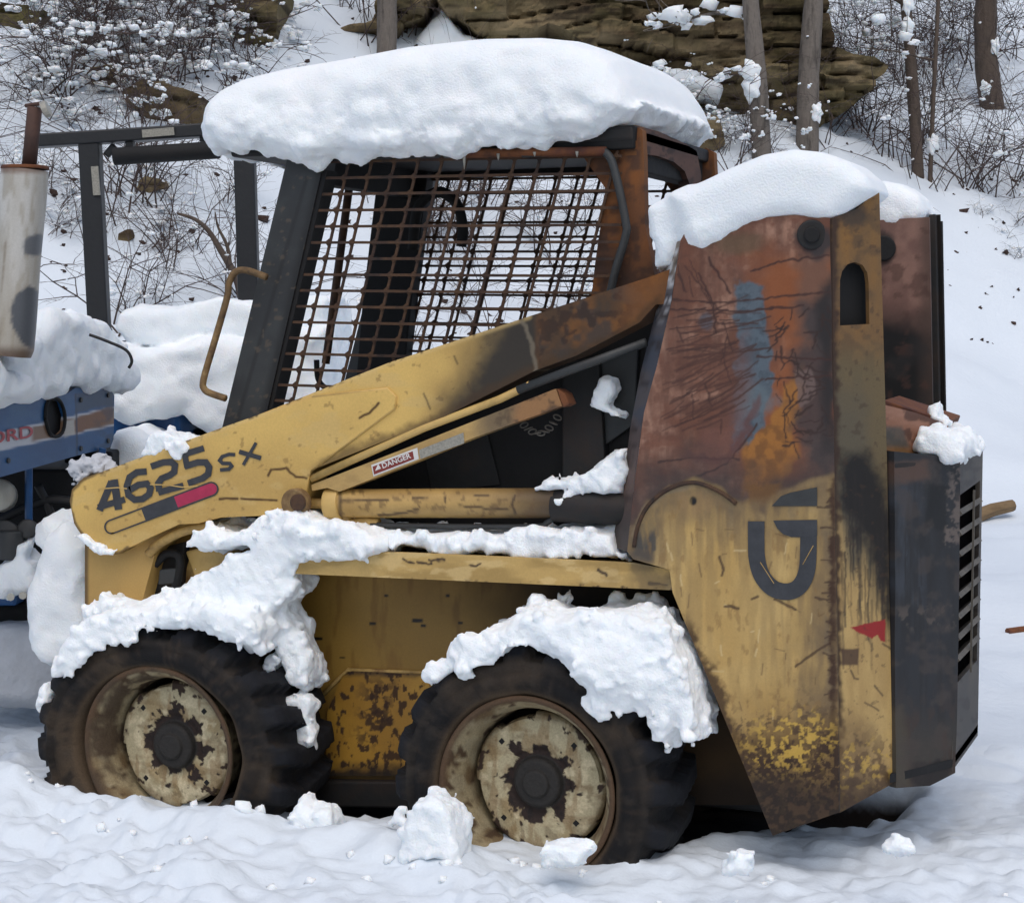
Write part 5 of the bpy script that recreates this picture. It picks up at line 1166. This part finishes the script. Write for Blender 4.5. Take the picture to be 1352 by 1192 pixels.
# rear tyre
B1 = Y_(-.635)
def holes(X, Y, Z): return np.full_like(X, 1.0)
snow('tyre_snow', 'heavy crumbly snow cap sliding off the rear tyre', [
    extr(B1, [(618, 884), (640, 878), (668, 866), (715, 868), (745, 884), (770, 906), (780, 936), (800, 944), (830, 936), (858, 944), (868, 974), (878, 994), (886, 960), (894, 944), (902, 962), (914, 986), (910, 950), (910, 912), (900, 880), (882, 848), (862, 822), (836, 808), (800, 808), (776, 806), (744, 812), (712, 810), (680, 816), (650, 828), (616, 846), (602, 864)], -.02, .24, .032, .014),
    extr(B1, [(740, 850), (800, 824), (840, 832), (868, 866), (876, 900), (850, 922), (800, 920), (760, 890)], -.050, .2, .055, .01),
    extr(B1, [(566, 902), (572, 884), (590, 878), (604, 858), (640, 858), (640, 876), (618, 892), (598, 886), (584, 902)], .0, .2, .016, .012)],
    .0060, (.011, .004, .003), (.10, .05, .018), .03, crumbs=640, lumpy=rough, cut=[tyre_cut(RW), ell(P(690, 865, -.64), (.045, .06, .03)), ell(P(640, 885, -.64), (.03, .05, .016))])
# ledge, cylinder, hood and other small lots
snow('ledge_snow', 'thin crusty snow along the yellow fender ledge', [
    extr(Y_(-.52), [(470, 728), (480, 704), (560, 706), (650, 704), (740, 700), (808, 704), (816, 728), (832, 740), (800, 744), (760, 738), (700, 742), (660, 734), (560, 728)], .012, .20, .02, .010)], .007, (.009, .004), (.06, .02), crumbs=260)
snow('cylinder_snow', 'ragged snow heaped on the burnt end of the lift cylinder', [
    extr(Y_(-.47), [(706, 642), (726, 636), (745, 626), (765, 632), (780, 618), (800, 600), (826, 592), (830, 618), (822, 650), (800, 646), (780, 648), (760, 656), (740, 676), (736, 660), (745, 646), (728, 646)], -.02, .12, .02, .010)], .006, (.008, .004), (.05, .018), crumbs=110)
snow('snow_clump', 'small hanging lump of snow behind the arm support bar', [extr(Y_(-.40), [(784, 512), (796, 497), (808, 500), (813, 516), (806, 530), (800, 536), (822, 550), (818, 554), (798, 542), (782, 538)], -.02, .05, .014, .004)], .005, (.005, .003), (.04, .015))
snow('snow_clump', 'snow tuft sitting on top of the yellow arm beside the number', [extr(Y_(-.49), [(186, 602), (196, 582), (208, 574), (226, 572), (244, 578), (246, 592), (238, 606), (226, 596), (212, 600), (198, 606)], -.012, .10, .014, .008), extr(Y_(-.49), [(226, 584), (242, 586), (242, 606), (232, 608), (226, 598)], -.02, .03, .008)], .005, (.006, .003), (.04, .014), crumbs=16)
snow('snow_clump', 'crust of snow packed under the rounded arm end', [extr(Y_(-.502), [(99, 706), (112, 704), (130, 718), (154, 727), (152, 733), (132, 731), (112, 718)], -.016, .03, .008, .004)], .004, (.004, .003), (.03, .012))
snow('snow_clump', 'icy dirty clod frozen onto the front tip of the arm', [extr(Y_(-.46), [(92, 622), (98, 606), (112, 604), (134, 614), (138, 624), (116, 632), (98, 638)], -.01, .06, .010, .010)], .0045, (.016, .008), (.03, .012), mat=M_SNOWD)
snow('hood_snow', 'lumpy wet snow melting on top of the engine door', [extr(Y_(-.30), [(1202, 594), (1212, 574), (1236, 568), (1262, 574), (1276, 584), (1278, 596), (1262, 608), (1246, 614), (1238, 604), (1214, 600)], .02, .30, .016, .012)], .0065, (.010, .004), (.05, .02), crumbs=80)
snow('hood_snow', 'little tuft of snow on the copper coloured hood lid', [extr(Y_(-.14), [(1220, 548), (1226, 534), (1238, 530), (1240, 546), (1254, 556), (1250, 566), (1240, 560), (1232, 552)], -.02, .06, .010, .006)], .005, (.006, .004), (.04, .014))
# snow piled on the attachment in front of the loader
snow('attachment_snow', 'tall rounded snow pile on the bucket at the loader nose', [
    extr(Y_(-.36), [(60, 706), (84, 692), (116, 716), (122, 800), (120, 876), (98, 892), (66, 886), (46, 856), (36, 815), (38, 770), (46, 732)], -.03, .60, .06, .01),
    extr(Y_(-.26), [(34, 692), (58, 674), (82, 686), (86, 722), (62, 740), (40, 724)], -.02, .4, .05)], .011, (.012, .006), (.12, .03), .04)
MB().prism(pp([(84, 830), (116, 828), (116, 1010), (60, 1030), (56, 960)], -.30), (0, .56, 0)).build('bucket', M_DARK2, LD, .01)
# loose chunks of snow on the ground
for lab, pl, Yc in (('tall upright block of snow in front of the rear tyre', [(538, 1130), (544, 1082), (560, 1052), (576, 1048), (600, 1064), (612, 1090), (618, 1130)], -.78),
                    ('squarish block of snow leaning on the bottom of the rear rim', [(724, 1140), (722, 1108), (740, 1103), (762, 1108), (776, 1118), (770, 1140)], -.80),
                    ('small snow lump at the foot of the near upright', [(954, 1150), (958, 1130), (972, 1120), (990, 1128), (994, 1150)], -.85),
                    ('snow crumb on the bank in front of the dark gap', [(1170, 1120), (1172, 1106), (1184, 1099), (1196, 1106), (1198, 1120)], -.70),
                    ('pair of fused snow lumps between the two tyres', [(384, 1100), (390, 1068), (404, 1052), (418, 1064), (436, 1062), (446, 1080), (446, 1100)], -.66),
                    ('little snow lump beside the upright block', [(514, 1090), (520, 1068), (534, 1066), (540, 1090)], -.68),
                    ('flattened snow lump below the front rim', [(300, 1110), (306, 1086), (330, 1074), (352, 1084), (356, 1112)], -.72),
                    ('snow lump pressed against the front tyre bottom', [(124, 1112), (130, 1090), (152, 1082), (170, 1094), (176, 1112)], -.70)):
    q = random.Random(len(lab)); w = (max(p[0] for p in pl) - min(p[0] for p in pl)) / F * 4.2
    snow('snow_chunk', lab, [extr(Y_(Yc), pl, -w * .45, w * .45, .024, .010)], .0060, (.008, .004), (.06, .018), crumbs=16, group='loose snow chunks')

mb = MB(); q = random.Random(12)
for k in range(90):
    x = q.uniform(-1.6, 2.2); y = q.choice((q.gauss(-.78, .08), q.uniform(-1.4, -.7)))
    if x > .9: y = q.uniform(-1.2, -.5)
    r_s = q.uniform(.005, .016) * (1.7 if q.random() < .12 else 1); r_s *= .8; z, _b = ground_h(np.array([x]), np.array([y]))
    mb.blob((x, y, z[0] + r_s * .05), (r_s * q.uniform(.8, 1.5), r_s * q.uniform(.8, 1.4), r_s), q.random(), 5, .35)
tag(mb.build('snow_crumbs', M_SNOW, smooth=True), 'loose snow crumbs scattered over the trampled snow', 'snow crumbs', kind='stuff')

# ================================================================== BLUE TRACTOR AT THE LEFT
T0 = PD(0, 560, 5.35); al = math.radians(12)
tu = FH * math.cos(al) + RT * math.sin(al); tn = -RT * math.cos(al) + FH * math.sin(al)
TF = Frame(T0, tu, n=tn)
TR = empty('tractor', TF.to3(np.array(-.3), np.array(0.0), .3) * (1, 1, 0), 'blue tractor under snow with upright grey muffler, its hood end facing the loader', 'tractor')
TR.location.z = .12
def p_hoodside(px, py):
    t = Paint(px, py, (34, 82, 128), .45); t.lay(t.spots(40, .0, .4, 2), (28, 70, 112), .8); t.lay(t.spots(12, .2, .15, 3, 4, 2, 1), (50, 92, 130), .5)
    st = lambda a0, b0, a1, b1: t.poly([(-160, a0 + (-160) * (a1 - a0) / 152), (152, a1), (152, b1), (-160, b0 + (-160) * (b1 - b0) / 152)], .8, .6)
    t.lay(st(571, 595, 536, 562), (196, 196, 198), .85); t.lay(st(573, 593, 538, 560), (150, 96, 70), .0)
    t.lay(st(574, 592, 539, 560) * sst(38, 46, px), (118, 88, 62), .95); t.lay(t.poly([(85, 556), (100, 552), (100, 574), (85, 577)], 1, 1), (176, 172, 164), .9)
    t.lay(t.poly([(99, 554), (150, 536), (148, 556), (99, 574)], 1.5, 4), (116, 74, 44), .95); t.lay(st(597, 640, 566, 600) * .3, (26, 62, 104)); t.lay(t.stroke([(100, 520), (102, 600)], 2, 1, .5), (18, 40, 66), .8)
    t.lay(sst(0, 40, px - 110) * t.spots(16, .1, .15, 7), (40, 56, 74), .6); t.lay(t.poly([(101, 520), (150, 512), (150, 534), (101, 545)], 2, 4), (44, 62, 82), .8); return t
hoodo = sheet('hood_panel', TF, [(-150, 575), (0, 533), (88, 520), (100, 512), (146, 514), (151, 522), (150, 580), (146, 590), (100, 602), (0, 630), (-150, 690)], M_PAINT, TR, p_hoodside, .006, .008, holes=[[(58, 552), (60, 534), (68, 526), (78, 530), (84, 548), (82, 568), (74, 576), (64, 572)]])
link_mesh('hole_back', [TF.to3(*[np.array(v) for v in TF.hit(*p)], .016) for p in [(50, 520), (92, 520), (92, 582), (50, 582)]], [(0, 1, 2, 3)], M_BLACK, hoodo)  # black sheet put in to keep the hood opening dark
MB().tube(pipe_pts([TF.to3(*[np.array(v) for v in TF.hit(*p)], -.004) for p in [(58, 552), (60, 534), (68, 526), (78, 530), (84, 548), (82, 568), (74, 576), (64, 572), (58, 552)]], 4), .006, 8, False).build('hole_rim', M_BLACK, hoodo, smooth=True)
def tpts(pl, d=0): return [TF.to3(*[np.array(v) for v in TF.hit(*p)], d) for p in pl]
MB().prism(tpts([(-150, 560), (0, 536), (146, 518), (150, 580), (0, 610), (-150, 650)], .09), tn * .5).build('hood', M_BLUE, TR, .02)
print_text('brand_lettering', 'FORD', Frame(TF.o - TF.n * .004, TF.u, n=TF.n), (-28, 590.5), (44, 577), 17, noise_mat('red_outline_print', [(150, 60, 66), (186, 96, 100)], 40, .6), TR, 0)
# muffler and exhaust
mp = [PD(13, 470, 5.25), PD(23, 345, 5.25), PD(33, 224, 5.25)]
def muffler():
    n, m = 56, 70; ax_ = mp[2] - mp[0]; L = np.linalg.norm(ax_); ax_ /= L; e1_ = RT - ax_ * (RT @ ax_); e1_ /= np.linalg.norm(e1_); e2_ = np.cross(ax_, e1_)
    V = []
    for i in range(m + 1):
        t = i / m; r = .066 * (1 - .10 * max(0, (.04 - t) / .04) - .04 * max(0, (t - .985) / .015)) + .0012 * math.sin(t * 9)
        for j in range(n):
            a = 2 * math.pi * j / n; V.append(mp[0] + ax_ * (L * t) + (e1_ * math.cos(a) + e2_ * math.sin(a)) * r)
    V = np.array(V); I, J = np.meshgrid(np.arange(m), np.arange(n), indexing='ij'); J2 = (J + 1) % n
    Q = np.stack([I * n + J, I * n + J2, (I + 1) * n + J2, (I + 1) * n + J], -1).reshape(-1, 4)
    t = Paint(*proj(V), (186, 184, 178), .38)
    t.lay(t.spots(30, .0, .4, 2, 4, .5, 3), (164, 160, 150), .8); t.lay(t.spots(12, .15, .2, 3, 4, .5, 3), (146, 138, 122), .6); t.lay(sst(300, 470, t.y + 30 * t.nz(40, 5)), (142, 132, 114), .6)
    t.lay(t.poly([(14, 412), (24, 390), (38, 376), (56, 384), (50, 462), (30, 454), (20, 434)], 2, 7, 16, 7), (74, 78, 84), .95); t.lay(t.blob(46, 324, 16, 15, .15, .3, 12, 8), (84, 88, 94), .9)
    t.lay(sst(452, 468, t.y), (92, 66, 46), .8); t.lay(sst(232, 225, t.y), (100, 70, 50), .8); t.lay(t.stroke([(12, 230), (-2, 460)], 1.2, 1, 1), (120, 108, 92), .7)
    return quad_mesh('muffler', V, Q, M_PAINT, TR, True, t.rgba())
mu = muffler()
MB().tube([mp[2], mp[2] + (0, 0, .010)], .068, 28).build('muffler_cap', M_RUST, mu, .003)
MB().tube([PD(38, 224, 5.25), PD(46, 142, 5.25)], .021, 14).build('exhaust_pipe', M_PIPE, TR, smooth=True)
MB().tube([PD(34, 140, 5.25), PD(60, 136, 5.22)], .006, 8).build('flap_hinge', M_PIPE, TR)
MB().tube([PD(57, 146, 5.2), PD(64, 143, 5.2)], .024, 14).build('rain_flap', M_GALV, TR)
MB().tube(pipe_pts([PD(118, 442, 5.6), PD(140, 450, 5.6), PD(166, 462, 5.6), PD(174, 476, 5.6), PD(170, 486, 5.6)], 5), .005, 6).build('loose_cable', M_RUBBER, TR, smooth=True)
# underside
def tb(name, x0, y0, x1, y1, d, dep, mat, bev=.01):
    c0, c1 = PD(x0, y0, d), PD(x1, y1, d); ctr = (c0 + c1) / 2 + FH * dep / 2
    MB().box(ctr, abs((c1 - c0) @ RT), dep, abs(c0[2] - c1[2]), [RT, FH, np.array((0, 0, 1.))]).build(name, mat, TR, bev)
tb('engine_block', -140, 620, 120, 860, 5.9, .5, M_BLACK); tb('front_axle', -60, 800, 110, 900, 5.7, .4, M_BLACK); tb('frame_rail', -120, 780, 22, 800, 5.6, .1, M_BLUE)
tb('radiator_guard', 84, 596, 150, 690, 6.2, .3, M_BLACK)
MB().tube([PD(38, 615, 5.6), PD(38, 690, 5.6)], .012, 8).build('fuel_line', M_BLUE, TR)
MB().tube([PD(136, 592, 6.0), PD(126, 640, 6.0)], .012, 8).build('hood_prop', M_BLUE, TR)
for n_, (x, y, r) in enumerate([(2, 655, .05), (8, 712, .055), (40, 700, .03)]):
    MB().tube([PD(x, y, 5.62), PD(x - 4, y - 2, 5.5)], r, 18).build('engine_pulley', M_DARK if n_ else M_GALV, TR, .006, True)
MB().tube([PD(14, 738, 5.5), PD(14, 700, 5.5)], .04, 16).build('oil_filter', M_DARK, TR, .006, True)
for x, y in ((14, 788), (30, 786)): MB().tube([PD(x, y, 5.45), PD(x, y, 5.42)], .012, 8).build('bolt_head', M_GALV, TR)
for pl_, r_w in (([(50, 640), (70, 690), (60, 750), (86, 790)], .014), ([(110, 640), (96, 700), (104, 760)], .012), ([(-10, 690), (30, 672), (70, 660), (120, 668)], .016), ([(20, 800), (60, 770), (100, 800)], .012)):
    MB().tube(pipe_pts([PD(x, y, 5.75) for x, y in pl_], 5), r_w, 7).build('engine_hose', M_RUBBER, TR, smooth=True)
for x, y in ((106, 528), (142, 522), (106, 592), (142, 582), (10, 608)): c_ = TF.to3(*[np.array(v) for v in TF.hit(x, y)]); MB().tube([c_, c_ - TF.n * .006], .008, 8).build('panel_bolt', M_DARK, hoodo)
snow('hood_snow', 'deep snow heaped on the blue tractor hood around the muffler', [
    extr(TF, [(-140, 545), (-140, 440), (-60, 455), (0, 462), (40, 440), (62, 414), (100, 412), (128, 428), (150, 448), (168, 480), (170, 505), (160, 522), (140, 512), (118, 518), (96, 512), (60, 522), (30, 530), (0, 538)], -.05, .55, .05, .012)], .011, (.014, .007), (.10, .03))
snow('snow_clump', 'snow wedge on the tractor hood in front of the muffler base', [extr(Frame(TF.o - TF.n * .09, TF.u, n=TF.n), [(-80, 560), (-80, 448), (-20, 455), (10, 478), (50, 498), (58, 512), (30, 526), (0, 534)], 0, .12, .03, .01)], .01, (.010, .005), (.08, .03))
snow('snow_clump', 'snow lying on the engine parts below the blue hood', [extr(Frame(PD(20, 770, 5.45), RT, n=FH), [(-30, 780), (-10, 750), (20, 736), (40, 744), (46, 764), (42, 782), (20, 786), (0, 790)], 0, .2, .03, .01), extr(Frame(PD(20, 770, 5.45), RT, n=FH), [(14, 742), (22, 720), (36, 712), (38, 726), (28, 740)], .02, .1, .015)], .009, (.010, .005), (.06, .02))
snow('snow_bank', 'grey shaded snow bank in front of the tractor axle', [extr(Frame(PD(20, 880, 5.3), RT, n=FH), [(-80, 960), (-80, 850), (-20, 846), (20, 852), (44, 860), (58, 882), (66, 905), (60, 960)], .25, .7, .06, .01)], .012, (.012, .005), (.12, .03), mat=M_SNOWD)  # the bank's shaded tone is put into its grey colour
snow('snow_bank', 'rounded snow mound behind the nose of the yellow arm', [extr(Frame(PD(150, 620, 6.3), RT, n=FH), [(130, 720), (140, 600), (150, 572), (168, 566), (190, 582), (200, 610), (210, 720)], 0, .5, .06, .01)], .012, (.010, .004), (.12, .03))

# ================================================================== SNOW BURIED MACHINE WITH ROLL FRAME
RD = 6.9
e_ = empty('buried_machine', PD(225, 700, RD) * (1, 1, 0) + (0, 0, .13), 'blue machine buried in snow carrying a black steel roll frame', 'machine')
def rbeam(name, p0, p1, wpx, mat=M_FRAME, d=RD, t=.07, d1=None):
    return MB().beam(PD(*p0, d), PD(*p1, d1 or d), wpx / F * d, t, FH).build(name, mat, e_, .006)
rbeam('frame_post', (119, 190), (136, 520), 27); rbeam('frame_post', (323, 196), (333, 520), 27)
rbeam('frame_crossbar', (46, 187), (300, 171), 17, t=.08)
rbeam('corner_gusset', (140, 206), (152, 192), 10, t=.02)
rol = MB().tube([PD(150, 207, RD - .05), PD(290, 198, RD - .05)], 11.5 / F * RD, 16).build('light_roller', M_BLACK, e_, .004, True)
for x, y in ((172, 190), (270, 183)): MB().box(PD(x, y, RD), .03, .05, .03, [RT, FH, np.array((0, 0, 1.))]).build('roller_bracket', M_FRAME, e_, .003)
for (a, b, w) in (((188, 177), (230, 173.5), 10),): MB().beam(PD(*a, RD - .05), PD(*b, RD - .05), w / F * RD, .012, FH).build('reflector', M_GREYP, e_)
MB().beam(PD(125, 220, RD - .04), PD(128, 258, RD - .04), 9 / F * RD, .012, FH).build('reflector', M_GREYP, e_)
def vb(name, x0, y0, x1, y1, d, dep, mat):
    c0, c1 = PD(x0, y0, d), PD(x1, y1, d); MB().box((c0 + c1) / 2 + FH * dep / 2, abs((c1 - c0) @ RT), dep, abs(c0[2] - c1[2]), [RT, FH, np.array((0, 0, 1.))]).build(name, mat, e_, .02)
vb('body_panel', 138, 546, 238, 580, 6.75, .8, M_BLUE); vb('body_frame', 120, 575, 420, 760, 7.0, .7, M_BLACK); vb('seat_base', 150, 450, 420, 560, 6.95, .7, M_BLACK)
BF = Frame(PD(225, 500, 6.65), RT, n=FH)
snow('seat_snow', 'broad stepped snow slab covering the blue machine below the roll frame', [
    extr(BF, [(146, 548), (146, 500), (160, 470), (158, 452), (190, 458), (240, 448), (270, 440), (330, 446), (430, 430), (430, 580), (290, 580), (250, 566), (238, 546), (200, 552), (170, 560)], 0, .9, .06, .012),
    extr(BF, [(140, 436), (148, 412), (170, 404), (220, 402), (270, 398), (330, 398), (430, 392), (430, 470), (270, 446), (200, 462), (158, 458)], .12, 1.0, .05, .012)], .013, (.016, .007), (.14, .04))
